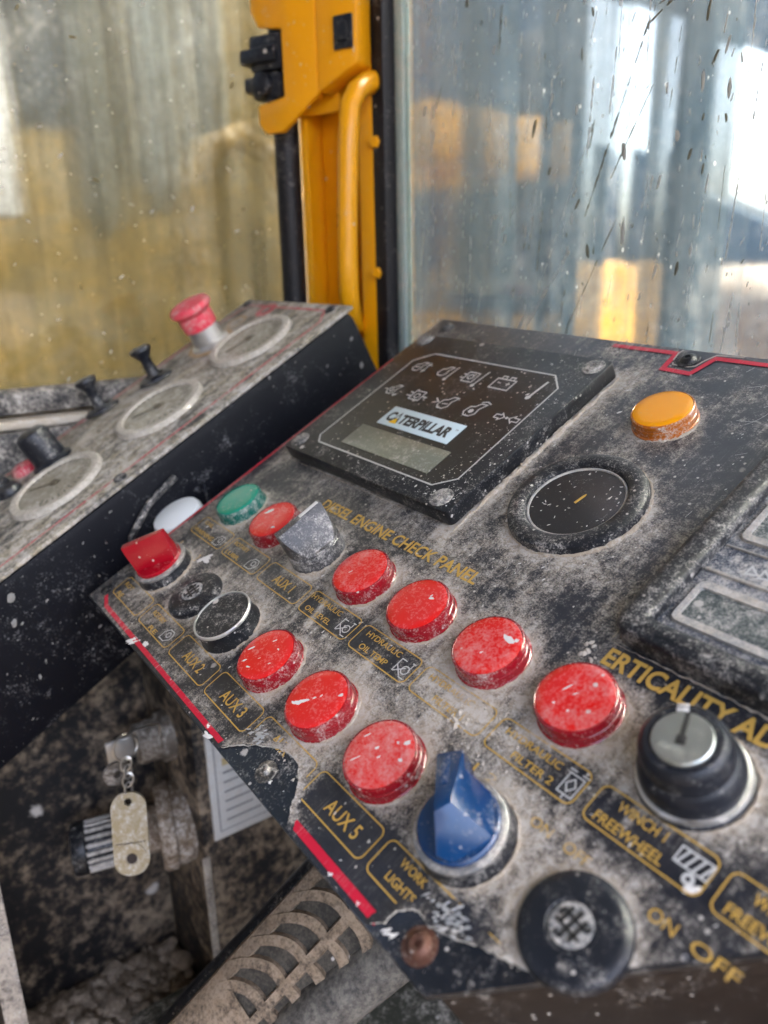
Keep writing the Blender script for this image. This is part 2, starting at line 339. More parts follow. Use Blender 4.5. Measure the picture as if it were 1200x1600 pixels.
def D(u,v):
    """how thick the dust lies at (u,v) mm"""
    u=np.asarray(u,float);v=np.asarray(v,float)
    d=.255+.26*(vnoise(u,v,38,1)-.5)+.20*(vnoise(u,v,14,2)-.5)
    d+=.10*gs(u,v,-40,-25,120,60)+.17*gs(u,v,-10,-28,45,28)+.08*gs(u,v,-90,-25,80,16)
    d-=.05*(v>100)
    def ring(cx,cy,r,amp,wd): return amp*np.exp(-np.maximum(np.hypot(u-cx,v-cy)-r,0)/wd)
    rg=np.zeros_like(u)
    for x,y,k in LAMPS: rg=np.maximum(rg,ring(x,y,15,.36,4.2))
    for x,y in ((-158,0),(-242,-56),(-200,-56),(-158,-56),(10,-56),(53,0),(53,-56)): rg=np.maximum(rg,ring(x,y,15.5,.36,4))
    rg=np.maximum(rg,ring(-57,145,15,.3,4)); rg=np.maximum(rg,ring(-58,82,31,.40,5))
    bd=boxd(u,v,-255,45,-102,170); rg=np.maximum(rg,np.where(u>-110,.42,.16)*np.exp(-bd/7))
    bd=boxd(u,v,1,29,135,150); rg=np.maximum(rg,.12*np.exp(-bd/5)*(v>29))
    d=d+rg*(.75+.9*vnoise(u,v,6,4))*1.05
    d-=.22*np.exp(-boxd(u,v,10,19,80,29)/3)
    # wiped labels
    for c in (-116,-74,10,53): d-=.15*np.exp(-boxd(u,v,c-18,-28.5,c+18,-17.5)/2)
    for c in (-158,-116): d-=.20*np.exp(-boxd(u,v,c-17,-28,c+17,-18)/2)
    for c in (-158,-116,-32,10): d-=.17*np.exp(-boxd(u,v,c-17,-84,c+17,-73)/2)
    d-=.25*np.exp(-boxd(u,v,-92,-28,-66,-18)/2); d-=.22*np.exp(-boxd(u,v,6,-29,31,-18)/2.5); d-=.20*np.exp(-boxd(u,v,36,-28,62,-19)/2)
    d-=.05*np.exp(-boxd(u,v,-262,-29,-184,-17)/3)
    d-=.22*np.exp(-boxd(u,v,-44,-92,8,-72)/3)*(v<-70)-.04*(v<-88)
    # smears over labels
    d+=.45*np.exp(-(np.abs((u+124)+.35*(v+23))/2.2)**2)*(np.abs(v+26)<8)
    d+=.5*gs(u,v,-76,-30,2.5,4)+.25*gs(u,v,-30,-23,22,9)+.3*gs(u,v,46,-22,2,5)+.25*gs(u,v,-2,-24,8,6)
    d+=.12*gs(u,v,-235,-50,40,40)
    d-=.14*gs(u,v,80,-35,30,20)
    d+=.20*np.exp(-((v-198)/3)**2)*(u<-120)*0
    return d-.28*np.exp(-np.maximum(v+93.9,0)/.5)*(u>-200)
# --- the printed sheet
def make_decal():
    st=1.5; us=np.arange(-276,160.1,st); vs=np.arange(-95.2,200.6,st)
    U,V=np.meshgrid(us,vs,indexing='ij'); nu,nv=U.shape; U=U.ravel().copy();V=V.ravel().copy()
    nx,ny=66/88.5,-59/88.5 # outward normal of the chamfer from (33,-96) to (92,-30)
    e=(U-33)*nx+(V+96)*ny+1.0
    near=(np.abs(e)<st*.8); U[near]-=(e*nx)[near]; V[near]-=(e*ny)[near]
    tearsrc=[TEAR1,TEAR2]; dmin=np.full(U.shape,99.)
    keepout=np.zeros(U.shape,bool)
    for T in tearsrc:
        best=np.full(U.shape,99.);qx=U.copy();qy=V.copy()
        for a,b in zip(T[:-1],T[1:]):
            if a[1]<-96 and b[1]<-96: continue
            dd,x,y=seg_d(U,V,a,b); m=dd<best; best[m]=dd[m];qx[m]=x[m];qy[m]=y[m]
        m=best<st*.72; U[m]=qx[m];V[m]=qy[m]; dmin=np.minimum(dmin,best)
    W=.12*(vnoise(U,V,30,5)-.5)
    # the sheet lifts and crumples beside the tears
    lift=np.exp(-dmin/3.2); W+=lift*(.5+.9*vnoise(U,V,5,7)); W+=.9*gs(U,V,-88,-80,7,4)*(vnoise(U,V,3,8))*1.3+1.6*gs(U,V,27,-76,8,5)*vnoise(U,V,2.6,9)
    D_=D(U,V)+.22*np.exp(-dmin/1.6)
    idx=np.arange(nu*nv).reshape(nu,nv); a=idx[:-1,:-1].ravel();b=idx[1:,:-1].ravel();c=idx[1:,1:].ravel();d=idx[:-1,1:].ravel()
    cu=(U[a]+U[b]+U[c]+U[d])/4;cv=(V[a]+V[b]+V[c]+V[d])/4
    ok=((cu-33)*nx+(cv+96)*ny+1.0<0)&~inpoly(cu,cv,TEAR1)&~inpoly(cu,cv,TEAR2)
    F=np.stack([a,b,c,d],1)[ok]; us_=np.unique(F); re=np.full(nu*nv,-1);re[us_]=np.arange(len(us_))
    me=bpy.data.meshes.new('decal'); me.from_pydata(np.stack([U,V,W],1)[us_]*.001,[],re[F].tolist()); me.update()
    at=me.attributes.new('dust','FLOAT','POINT'); at.data.foreach_set('value',D_[us_].astype(np.float32))
    me.polygons.foreach_set('use_smooth',[True]*len(me.polygons))
    return link('decal',me,m_decal,panel)
make_decal()
def setdust(o,add=0):
    me=o.data; n=len(me.vertices); a=np.zeros(n*3); me.vertices.foreach_get('co',a); a=a.reshape(-1,3)*1000
    at=me.attributes.new('dust','FLOAT','POINT'); at.data.foreach_set('value',(D(a[:,0],a[:,1])+add).astype(np.float32)); return o
# torn white rims
def wiggle(T,k=6,amp=.35):
    o=[]
    for a,b in zip(T[:-1],T[1:]):
        for i in range(k):
            t=i/k; o.append((a[0]+(b[0]-a[0])*t+random.uniform(-amp,amp),a[1]+(b[1]-a[1])*t+random.uniform(-amp,amp)))
    return o
for T in (TEAR1[1:-1],TEAR2[1:-2]):
    mb=MB(); pth=wiggle(T); 
    mb.tube([(p[0],p[1],.35+random.uniform(0,.35)) for p in pth],[random.uniform(.10,.36) for _ in pth],6)
    mb.build('torn_edge',m_tear,panel)
# worn bare patches next to the tears
mb=MB()
for cx,cy,rx,ry,n in ((-89,-80.5,7,3.2,26),(24,-77,9,4.5,40)):
    for i in range(n):
        a=random.gauss(0,.45);b=random.gauss(0,.45)
        mb.blob(cx+a*rx,cy+b*ry,random.uniform(1,4),random.uniform(.5,1.6),random.uniform(0.2,1.2),.25,.9+random.uniform(0,.5),8)
mb.build('worn_patch',m_foil,panel)['kind']='stuff'
# --- red border stripes
ZP=.42
def stripe(path,wd=3.0):
    pts=[]
    for a,b in zip(path[:-1],path[1:]):
        n=max(2,int(math.hypot(b[0]-a[0],b[1]-a[1])/3)); pts+=[(a[0]+(b[0]-a[0])*i/n,a[1]+(b[1]-a[1])*i/n) for i in range(n)]
    pts.append(path[-1]); return setdust(MB().ribbon(pts,wd,ZP).build('red_stripe',m_redp,panel,smooth=False),0)
stripe([(-262,-88.5),(-252,-92.3),(-99,-92.8)],2.4); stripe([(-43.6,-92.0),(7.2,-92.2)],3.1)
stripe([(-125,195.6),(-85,195.8),(-84,182),(-68,181.2),(-63,195.6),(150,195.4)],3)
stripe([(-273.6,-40),(-273.6,150)],1.8)
# --- printed labels
def rr_path(x0,y0,x1,y1,r=3): return rrect(x0,y0,x1,y1,r,5)
def dense(pts,step=3):
    o=[]
    for a,b in zip(pts,pts[1:]+pts[:1]):
        n=max(1,int(math.hypot(b[0]-a[0],b[1]-a[1])/step)); o+=[(a[0]+(b[0]-a[0])*i/n,a[1]+(b[1]-a[1])*i/n) for i in range(n)]
    return o
def label(c,vy,lines,icon=None,lab=None,clip=None):
    mb=MB(); x0,x1,y0,y1=c-19.3,c+19.3,vy-6.4,vy+6.4
    p=dense(rr_path(x0,y0,x1,y1,2.6))
    if clip: 
        p=[q for q in p if clip(q)]
        # keep order, start after the gap
        gaps=[i for i in range(len(p)) if math.hypot(p[i][0]-p[i-1][0],p[i][1]-p[i-1][1])>4.5]
        if gaps: p=p[gaps[0]:]+p[:gaps[0]]
        mb.ribbon(p,.52,ZP)
    else: mb.ribbon(p,.52,ZP,closed=True)
    for (t,a,b,d,e) in lines: mb.text(t,a,b,d,e,ZP,.012)
    o=setdust(mb.build('printed_label',m_gold,panel,smooth=False)); 
    if lab:o['label']=lab
    if icon:
        ib=MB(); icon(ib); setdust(ib.build('label_icon',m_white,o,smooth=False))
    return o
def ic_oil(cx,cy):
    def f(b):
        b.ribbon([(cx-4,cy-3.5),(cx-4,cy+3),(cx-1,cy+3)],.5,ZP); b.ribbon([(cx-4,cy),(cx+1,cy-3.8)],.5,ZP); b.ribbon([(cx-3.6,cy-3.4),(cx+1,cy+.3)],.5,ZP)
        b.ribbon(circ(cx+1.4,cy-.6,1.9,12),.5,ZP,True); b.ribbon([(cx+2,cy+3.6),(cx+4,cy+3.6)],.5,ZP); b.ribbon([(cx+3,cy+3.6),(cx+3,cy+1)],.5,ZP); b.ribbon([(cx+1,cy-4.2),(cx+4,cy-4.2)],.5,ZP)
    return f
def ic_filter(cx,cy):
    def f(b):
        b.ribbon([(cx-2.8,cy-3.6),(cx+2.8,cy-3.6),(cx+2.8,cy+3.6),(cx-2.8,cy+3.6)],.5,ZP,True); b.ribbon([(cx,cy+2.4),(cx+1.8,cy),(cx,cy-2.4),(cx-1.8,cy)],.5,ZP,True)
        b.ribbon([(cx-3.8,cy+4.8),(cx-1,cy+4.8)],.5,ZP); b.ribbon([(cx+1,cy+4.8),(cx+3.8,cy+4.8)],.5,ZP); b.ribbon([(cx,cy-3.6),(cx,cy-5.2)],.5,ZP)
    return f
def ic_bottle(cx,cy):
    def f(b):
        b.ribbon([(cx-4,cy-3.5),(cx-4,cy+.5),(cx-1.5,cy+3.2),(cx+2.6,cy+3.2),(cx+4,cy+1.4),(cx+4,cy-1),(cx+1,cy-3.5)],.5,ZP,True); b.ribbon(circ(cx+.5,cy+.4,1.5,10),.5,ZP,True)
    return f
def ic_drum(cx,cy):
    def f(b):
        b.ribbon([(cx-5,cy+3.6),(cx+5,cy+3.6),(cx+5,cy-1.2),(cx-5,cy-1.2)],.55,ZP,True)
        for i in range(4): b.ribbon([(cx-4+i*2.4,cy-1),(cx-2.6+i*2.4,cy+3.4)],.7,ZP)
        b.ribbon(circ(cx+1,cy-3.4,1.3,10),1.0,ZP,True); b.ribbon([(cx+2,cy-4),(cx+4.6,cy-5)],.6,ZP)
    return f
A=-23
label(-242,A,[('OIL',-257,-21.0,-246,-18.6),('WARNING',-260,-27.8,-235,-25)],ic_bottle(-229.5,-24.5),'worn gold label with a bottle icon under the green lamp')
label(-200,A,[('ROTARY',-217,-21.4,-200.8,-18.7),('LUBR.',-216.3,-28,-201,-25.5)],ic_bottle(-189,-24.5))
label(-158,A,[('AUX 1',-165.8,-26.1,-148.6,-20.8)],None,'gold framed label reading AUX 1')
label(-116,A,[('HYDRAULIC',-134.2,-21.2,-109.8,-18.4),('OIL LEVEL',-131.6,-27.6,-111,-24.9)],ic_oil(-102,-23.5),'gold framed label reading HYDRAULIC OIL LEVEL')
label(-74,A,[('HYDRAULIC',-89.2,-21.3,-65.8,-18.5),('OIL TEMP',-87.2,-27.6,-68.4,-24.8)],ic_oil(-60,-23.5),'gold framed label reading HYDRAULIC OIL TEMP')
label(-32,A,[('HYDRAULIC',-47.2,-21.3,-22.8,-18.5),('FILTER 1',-38.5,-27.6,-22.4,-24.8)],None,'dust buried gold label before the fourth red lamp')
label(10,A,[('HYDRAULIC',-5.2,-21.8,19.2,-19.0),('FILTER 2',2.5,-27.6,20,-24.8)],ic_filter(25.4,-23.6),'gold framed label reading FILTER 2')
label(53,A,[('WINCH 1',41,-21.8,57.3,-18.3),('FREEWHEEL',37,-28.1,60.3,-24.7)],ic_drum(67,-22.8),'gold framed label reading WINCH 1 FREEWHEEL')
label(95,A,[('WINCH 2',83,-21.8,99.3,-18.3),('FREEWHEEL',79,-28.1,102.3,-24.7)],ic_drum(109,-22.8))
B=-78.4
label(-242,B,[('ROT',-258.5,-77.6,-247,-74.8),('RE',-256,-84,-249,-81.3)])
label(-200,B,[('ROTARY',-214.4,-77.6,-199.4,-74.8),('RE',-205.9,-84,-197,-81.6)],ic_bottle(-188.5,-79.5))
label(-158,B,[('AUX 2',-166,-81.8,-147.6,-76.4)],None,'gold framed label reading AUX 2')
label(-116,B,[('AUX 3',-124.3,-81.8,-104.6,-76.4)],None,'gold framed label reading AUX 3')
def outT(q):
    return not bool(inpoly(np.array([q[0]]),np.array([q[1]]),TEAR1)[0]) and not bool(inpoly(np.array([q[0]]),np.array([q[1]]),TEAR2)[0])
label(-74,B,[('AUX',-82.2,-79.6,-70.4,-74.6)],None,'torn label before the second lower red lamp',clip=outT)
label(-32,B,[('AUX 5',-38.7,-81.8,-20,-76.5)],None,'gold framed label reading AUX 5')
label(10,B,[('WORK',-.8,-76.6,11.2,-73.6),('LIGHTS',-1.6,-82.4,11.6,-79.3)],None,'gold framed label reading WORK LIGHTS',clip=outT)
label(53,B,[],None,None,clip=lambda q:outT(q) and (q[0]-33)*.746-(q[1]+96)*.667<-1.5)
mb=MB().text('DIESEL ENGINE CHECK PANEL',-190,23.2,-66.5,30.0,ZP,.02); tag(setdust(mb.build('printed_title',m_gold,panel,smooth=False),-.03),'gold lettering reading DIESEL ENGINE CHECK PANEL')
mb=MB().text('ERTICALITY AD',3.5,18.6,65.5,26.4,ZP,.03); tag(setdust(mb.build('printed_title',m_gold,panel,smooth=False),-.08),'gold lettering reading ERTICALITY AD')
for t,a,b,c,d in (('ON',22.9,-41,30.9,-37.6),('OFF',36,-41,45,-37.6),('ON',65.2,-41.2,73.2,-37.4),('OFF',77.7,-41.2,90.5,-37.4),('2',-231.2,-42.3,-229.0,-37.2),('1',-256,-42,-255,-37.2),('1 2',-5,-38.6,5,-35.5)): setdust(MB().text(t,a,b,c,d,ZP,.0).build('switch_marking',m_gold,panel,smooth=False),.16)

# --- indicator lamps
def lens_mesh(m):
    return MB().lathe([(13.35,7.0),(13.3,7.45),(12.9,7.65),(10,7.85),(6,8.0),(.01,8.05)],56).mesh('lens',m)
def shaded_side_mesh(m): return MB().lathe([(15.1,0),(15.1,.7),(14.6,1.1),(14.5,3.9),(14.1,4.2),(14.1,4.5),(14.5,4.8),(14.5,6.4),(14.2,7.1),(13.7,7.4),(13.4,7.2),(13.3,6.9)],56).mesh('indicator_lamp',m)  # side wall of the lamp cap, coloured darker than its top for shade
LM={'r':(lens_mesh(m_lens_r),shaded_side_mesh(m_side_shade_r)),'g':(lens_mesh(m_lens_g),shaded_side_mesh(m_side_shade_g)),'a':(lens_mesh(m_lens_a),shaded_side_mesh(m_side_shade_a))}
LD={(-200,0):.02,(-116,0):.2,(-74,0):.06,(-32,0):.32,(10,0):.24,(-116,-56):.10,(-74,-56):.05,(-32,-56):.34}
def splash(parent,pts,z):
    mb=MB(); 
    for (x,y,l,wd,a) in pts: mb.blob(x,y,l,wd,R_(a),.12,z,11)
    return mb.build('paint_splash',m_paint,parent)
for x,y,k in LAMPS+[(-57,145,'a')]:
    o=link('indicator_lamp',LM[k][1],None,panel,(x*.001,y*.001,0)); l=link('lens',LM[k][0],None,o); l['dust']=LD.get((x,y),0.)
    if k=='g':o['label']='green indicator lamp at the far left of the upper row'
    if k=='a':o['label']='amber indicator lamp alone beside the dial'
    o.rotation_euler=(0,0,random.uniform(0,6)); 
    fl=[]
    if (x,y)==(-74,-56): fl=[(-3,-3.6,7,2.3,47),(-5,-6,4,2,30),(-.4,-.4,4.5,1.8,60),(1.4,2.0,3,1.3,80),(-6.5,-7,3,1.2,10),(8.5,7,2.4,1.5,50)]
    elif (x,y)==(-32,-56): fl=[(-2,1,3.4,2.2,60),(1.4,-1,3.4,1.6,60),(6,9,3,1.8,50),(-6,-7,5,.6,62),(9,3,2,1.4,20),(-9.5,2,3.5,.7,70),(3,7,1.5,.9,0)]
    elif (x,y)==(10,0): fl=[(0,.5,4.6,1.4,60),(-4,1,6,1,65),(-4,-6,1.2,1,0),(2,-6,1.2,1,0)]
    elif (x,y)==(-32,0): fl=[(6,6,7,2.6,-10),(1,-4,2.4,1.1,60),(9,7,2,2,0)]
    elif (x,y)==(-74,0): fl=[(4,5,3,1.4,20),(3,6,2,.8,80)]
    elif (x,y)==(-116,0): fl=[(-3,-3,5,.8,62)]
    elif (x,y)==(-116,-56): fl=[(-9,-2,4,1,60),(-6,-8,3,.9,60),(0,-3,2.6,.7,55),(4,5,2,1,0),(-2,7,2.4,.9,60),(-1,-9,3,.8,20),(7,-2,1.6,.8,50)]
    elif (x,y)==(-200,0): fl=[(-7,3,7,3,60),(8,-4,3,1.6,20)]
    if fl:
        sp=splash(o,fl,7.98); sp.rotation_euler=(0,0,-o.rotation_euler.z)

# --- selector switches
def selector(x,y,m,ang,kind,lab):
    base=MB().lathe([(16.2,0),(16.2,1.2),(15.6,3.2),(15.4,4.5),(15.4,5.2)] if kind!='grey' else [(14.6,0),(14.5,1.2),(14.3,3.2),(14.2,4.5),(14.2,5.2)],48).build('selector_switch',m_blackhi if kind!='grey' else m_grey,panel,(x*.001,y*.001,0)); base['label']=lab
    MB().lathe([(15.4,5.2),(15.6,5.6),(15.5,6.6),(14.6,7.2),(13.3,7.2)] if kind!='grey' else [(14.2,5.2),(14.3,5.6),(14.2,7.2),(13.8,7.6),(13.3,7.6)],48).build('bezel',m_dull if kind!='grey' else m_grey,base)
    k=MB()
    k.lathe([(13.6,6.4),(13.6,8.4),(13.0,9.0),(.01,9.2)],48)
    rz=R_(ang); 
    if kind=='blue':
        fp=[(18.6,4.6),(18.6,-5.0)]+[(12.9*math.cos(R_(a)),12.9*math.sin(R_(a))) for a in range(-25,-336,-8)]
        k.cutsolid(fp,8.8,21,[((0,3.0,21),(0,1,.26)),((0,-2.4,21),(0,-.80,.62)),((1,0,21),(.19,0,1)),((-2,0,21),(-.72,-.30,.62))],1.0)
        k.box(10,18.4,-4.6,4.4,5.6,9,.8)
    elif kind=='red':
        k.cutsolid(circ(0,0,13.3,48),8.8,25,[((0,1.9,25),(0,1,.20)),((0,-1.9,25),(0,-1,.20)),((0,0,24.6),(-.05,0,1))],.8)
    else:
        k.cutsolid(circ(0,0,13.7,48),8.8,24.4,[((0,1.7,24.4),(0,1,.62)),((0,-1.7,24.4),(0,-1,.62)),((13,0,24.4),(-.05,0,1))],.5)
    ko=k.build('knob',m,base,rot=(0,0,rz),angle=28)
    if kind=='grey': MB().hexa([(1.0,-1.2,23.6),(12.6,-1.2,24.2),(12.6,1.2,24.2),(1.0,1.2,23.6)],[(1.0,-1.2,24.0),(12.6,-1.2,24.6),(12.6,1.2,24.6),(1.0,1.2,24.0)],.1).build('pointer_mark',m_paint,base,rot=(0,0,rz))
    if kind=='blue':
        MB().hexa([(6,-.7,18.6),(17.6,-.9,16.8),(17.6,2.2,16.8),(6,2.2,18.6)],[(6,-.7,20.3),(17.6,-.9,18.3),(17.6,2.2,18.3),(6,2.2,20.3)],.2).build('pointer_mark',m_blue,base,rot=(0,0,rz))
        mb=MB()
        for q in range(7): mb.blob(-7+random.uniform(-2.5,2.5),-9.2+random.uniform(-1.6,1.6),random.uniform(2,4),random.uniform(1.5,3),random.uniform(0,3),.4,9.1,10,Matrix.Rotation(R_(20),4,'Z'))
        mb.build('mud_patch',m_crumb,base,rot=(0,0,rz+math.pi*.62))
    return base
selector(10,-56,m_blue,136,'blue','blue selector knob pointing up left')
selector(-242,-56,m_redk,52,'red','red selector knob at the far left corner')
selector(-158,0,m_grey,86,'grey','grey selector knob with white pointer line')

m_rim=dusty('emblem_dust',(.06,.065,.07,1),.5,dust=.5,specks=.3,col=(.30,.31,.31,1))
# --- blanking plugs
def plug(x,y,r,m,lab):
    o=MB().lathe([(r+.6,0),(r+.6,1),(r+.2,2.4),(r-1.2,3.4),(r-3,3.8),(7.4,4.1),(7.1,3.8),(6.3,3.8),(6.1,4.1),(.01,4.1)],52).build('blanking_plug',m,panel,(x*.001,y*.001,0)); o['label']=lab
    MB().lathe([(6.2,3.85),(6.0,4.25),(.01,4.3)],32).build('emblem_disc',m_rim,o)
    e=MB()
    for a,b in (((-4,1.6),(4.2,1.6)),((-4,-1.6),(4.2,-1.6)),((-2.6,3.6),(-2.6,-1.6)),((0,4.6),(0,-4.4)),((2.6,3.6),(2.6,-3.6)),((-4.2,1.6),(-4.2,-.4)),((4.3,1.6),(4.3,3)),((-1.6,-4),(0,-4.4))):
        d=Vector((b[0]-a[0],b[1]-a[1],0)); e.prism([(a[0]-.45*(d.y!=0),a[1]-.45*(d.x!=0)),(b[0]+.45*(d.y!=0),b[1]-.45*(d.x!=0)),(b[0]+.45,b[1]+.45),(a[0]-.45,a[1]+.45)] if abs(d.x)>abs(d.y) else [(a[0]-.45,b[1]),(a[0]+.45,b[1]),(a[0]+.45,a[1]),(a[0]-.45,a[1])],4.2,4.75)
    e.build('emblem',m_ink,o,rot=(0,0,R_(-8)))
    return o
plug(53.5,-56,15.3,m_rubber,'black round blanking plug with moulded emblem by the panel edge')
plug(-200,-56,14.8,m_blackhi,'dusty blanking plug beside the red knob')
# --- black push button with bright ring
b=MB().lathe([(15.6,0),(15.6,1),(14.9,2),(14.8,8.2)],48).build('push_button',m_black,panel,(-.158,-.056,0)); b['label']='black push button with bright metal ring'
MB().lathe([(14.8,8.2),(15.05,8.5),(15.0,9.5),(14.6,9.9),(14.1,9.8),(14.0,8.9)],48).build('bezel',m_chrome,b)
MB().lathe([(14.0,9.2),(11,9.3),(6,8.9),(.01,8.7)],48).build('cap',m_blackhi,b)
# --- key switch
k=MB().lathe([(16.8,0),(16.8,1.2),(16.2,1.6)],52).build('key_switch',m_rubber,panel,(.0525,.0,0)); k['label']='key switch with black rubber collar and bright barrel'
MB().lathe([(16.2,1.2),(16.5,2.0),(16.2,3.0),(15.2,3.2)],52).build('bezel',m_chrome,k)
MB().lathe([(15.3,2.6),(15.1,6.5),(14.3,9.6),(13.5,10.4),(12.9,11.2),(12.9,16.2),(12.3,18.2),(10.8,19.4),(9.2,19.5),(8.6,18.6)],52).build('rubber_collar',m_rubber,k)
MB().lathe([(8.7,17.5),(8.7,19.6),(8.2,20.2),(.01,20.2)],40).build('barrel',m_barrel,k)
MB().box(-.75,.75,-1.5,8.2,20.22,20.6,.1).box(-1.4,1.4,-2.2,.6,20.2,20.45,.1).build('keyhole',m_ink,k,rot=(0,0,R_(20)))
MB().hexa([(-1.7,8.9,19.2),(1.7,8.9,19.2),(1.7,12.6,17.6),(-1.7,12.6,17.6)],[(-1.7,8.9,19.9),(1.7,8.9,19.9),(1.7,12.2,18.9),(-1.7,12.2,18.9)],.2).build('pointer_mark',m_paint,k,rot=(0,0,R_(33)))
# --- round dial
g=MB().lathe([(31.2,0),(31.2,1.4),(30.6,3.6),(29.4,4.5),(27,4.8),(24,4.7),(22.8,4.0),(22.2,2.2)],64).build('dial_gauge',m_blackhi,panel,(-.058,.082,0)); g['label']='round black dial with scuffed glass'
MB().lathe([(22.2,2.2),(21.9,2.7),(21.2,2.7),(20.9,2.0)],64).build('dial_ring',m_greyfilm,g)
MB().lathe([(20.9,2.1),(10,2.25),(.01,2.3)],48).build('dial_glass',m_face,g)
nd=MB().prism([(-.5,-2.5),(.5,-2.5),(.45,3),(0,4.2),(-.45,3)],2.4,2.8); nd.build('needle',m_gold,g,loc=(.001,.001,0),rot=(0,0,R_(-12)))
mb=MB()
for i in range(34):
    a=random.uniform(0,6.28);r=20*math.sqrt(random.random()); mb.blob(r*math.cos(a),r*math.sin(a),random.uniform(.5,2.2),random.uniform(.3,.7),random.gauss(1.2,.7),.12,2.25,7)
mb.build('dirt_flecks',m_paint,g)

# --- engine monitor
mon=MB()
mon.prism(rrect(-255,45,-102,170,2.5,3),1.2,10,1.2)
mon_o=mon.build('engine_monitor',m_black,panel); mon_o['label']='black engine monitor module with white icons and small screen'
MB().prism(rrect(-252,48,-105,167,2,2),-.2,1.4).build('gasket',m_rubber,mon_o)
oct_=[(-235.5,62),(-230,56.7),(-125.2,56.7),(-114.8,65.5),(-116,141.5),(-125.7,151),(-224.7,151),(-236,141)]
MB().poly(oct_,10.12).build('face',m_face,mon_o,smooth=False)
MB().ribbon(oct_,.9,10.25,True).build('border_line',m_white,mon_o,smooth=False)
MB().box(-204.7,-142.9,83.7,99.6,10.2,10.6,.1).build('badge',m_badge,mon_o)
MB().text('C',-201.5,87.2,-195.8,95.4,10.72,.05).text('TERPILLAR',-190.2,87.2,-147.5,95.4,10.72,.05).ribbon([(-196.2,87.2),(-193.2,95.2),(-190.4,87.4)],1.1,10.72).ribbon([(-195.2,90),(-191.6,90)],.9,10.72).build('badge_lettering',m_ink,mon_o,smooth=False)
MB().poly([(-196.2,86.3),(-189.6,86.3),(-192.9,91)],10.78).build('badge_triangle',m_yel,mon_o,smooth=False)
MB().text('TM',-146.6,93.8,-144.4,95.2,10.72,.0).build('badge_mark',m_ink,mon_o,smooth=False)
MB().box(-213,-134.8,62,79.7,10.15,10.4,.1).build('screen',m_lcd,mon_o)
def icon(f):
    b=MB(); f(b); b.build('warning_icon',m_white,mon_o,smooth=False)
ZI=10.28
def engine(b,cx,cy,s=1,ex=None):
    b.ribbon([(cx-4*s,cy-2*s),(cx-2.4*s,cy-4.2*s),(cx+1*s,cy-4.2*s),(cx+3*s,cy-2.2*s),(cx+2.6*s,cy+1*s),(cx+4.6*s,cy+4.6*s),(cx+1.2*s,cy+4.6*s),(cx-.6*s,cy+2.2*s),(cx-3*s,cy+1.6*s)],.8,ZI,True)
def ic1(b): engine(b,-225,137); b.ribbon([(-227.5,136),(-223.5,136.6)],.8,ZI); b.ribbon([(-218.6,132),(-217.8,142)],.8,ZI); b.ribbon([(-220,134),(-216.5,134)],.7,ZI); b.ribbon([(-219.5,140),(-215.5,140)],.7,ZI)
def ic2(b): engine(b,-201,137.2); b.ribbon([(-194.5,131),(-193.4,143)],.9,ZI); b.poly(circ(-194.6,130.6,1.3,10),ZI)
def ic3(b):
    b.ribbon([(-182,132.5),(-182,141),(-173.5,141),(-173.5,132.5)],.8,ZI,True); b.ribbon(circ(-177.8,137,2,12),.8,ZI,True); b.ribbon([(-185,135),(-182.5,135)],.8,ZI); b.ribbon([(-185,138.5),(-182.5,138.5)],.8,ZI)
    b.ribbon([(-170,131),(-168.6,144)],.9,ZI); b.poly(circ(-170.2,130.4,1.4,10),ZI)
def ic4(b):
    b.ribbon([(-158.5,132),(-158.5,140.5),(-144.5,140.5),(-144.5,132)],.9,ZI,True); b.ribbon([(-156,141),(-156,143),(-153,143),(-153,141)],.8,ZI); b.ribbon([(-150,141),(-150,143),(-147,143),(-147,141)],.8,ZI)
    b.ribbon([(-156,137),(-153.4,137)],.7,ZI); b.ribbon([(-149.6,137),(-146.6,137)],.7,ZI); b.ribbon([(-148.1,138.6),(-148.1,135.4)],.7,ZI)
def ic5(b): b.ribbon([(-127,131),(-125.4,145)],1.5,ZI); b.poly(circ(-127.2,130.4,1.7,12),ZI)
def ic6(b): engine(b,-223,112.6); b.ribbon(circ(-223.5,111.8,1.3,8),.7,ZI,True); b.ribbon([(-230.5,112),(-227.4,112)],.8,ZI); b.ribbon([(-219,108.6),(-216,109.4),(-217.4,107.4)],.8,ZI,True)
def ic7(b): b.ribbon([(-203.6,108.6),(-203.6,116.4),(-195,116.4),(-195,108.6)],.8,ZI,True); b.ribbon(circ(-199.3,112.2,2,10),.8,ZI,True); b.ribbon([(-208,111),(-204,111)],.8,ZI); b.ribbon([(-207.4,114.6),(-204,113.6)],.8,ZI); b.ribbon([(-194.6,112.6),(-191.2,112.6),(-192.6,110.8)],.8,ZI)
def ic8(b): engine(b,-173.4,112.4,1.2); b.ribbon([(-175.6,111),(-171.6,111.8)],.8,ZI); b.ribbon([(-183.6,114.4),(-179.6,112),(-183.4,110)],.8,ZI); 
def ic9(b): engine(b,-151,112.2,1.25); b.poly(circ(-151.6,111,1.7,10),ZI); b.ribbon([(-150.5,119),(-147,120.4),(-143.4,119)],.8,ZI)
def ic10(b):
    b.ribbon([(-134,110.8),(-130.6,110.8),(-130.6,109.4),(-127.6,112.4),(-130.6,115),(-130.6,113.6),(-134,113.6)],.75,ZI,True); b.ribbon([(-117.6,110.8),(-121,110.8),(-121,109.4),(-124,112.4),(-121,115),(-121,113.6),(-117.6,113.6)],.75,ZI,True); b.poly(circ(-125.8,112.4,1,8),ZI)
for f in (ic1,ic2,ic3,ic4,ic5,ic6,ic7,ic8,ic9,ic10): icon(f)
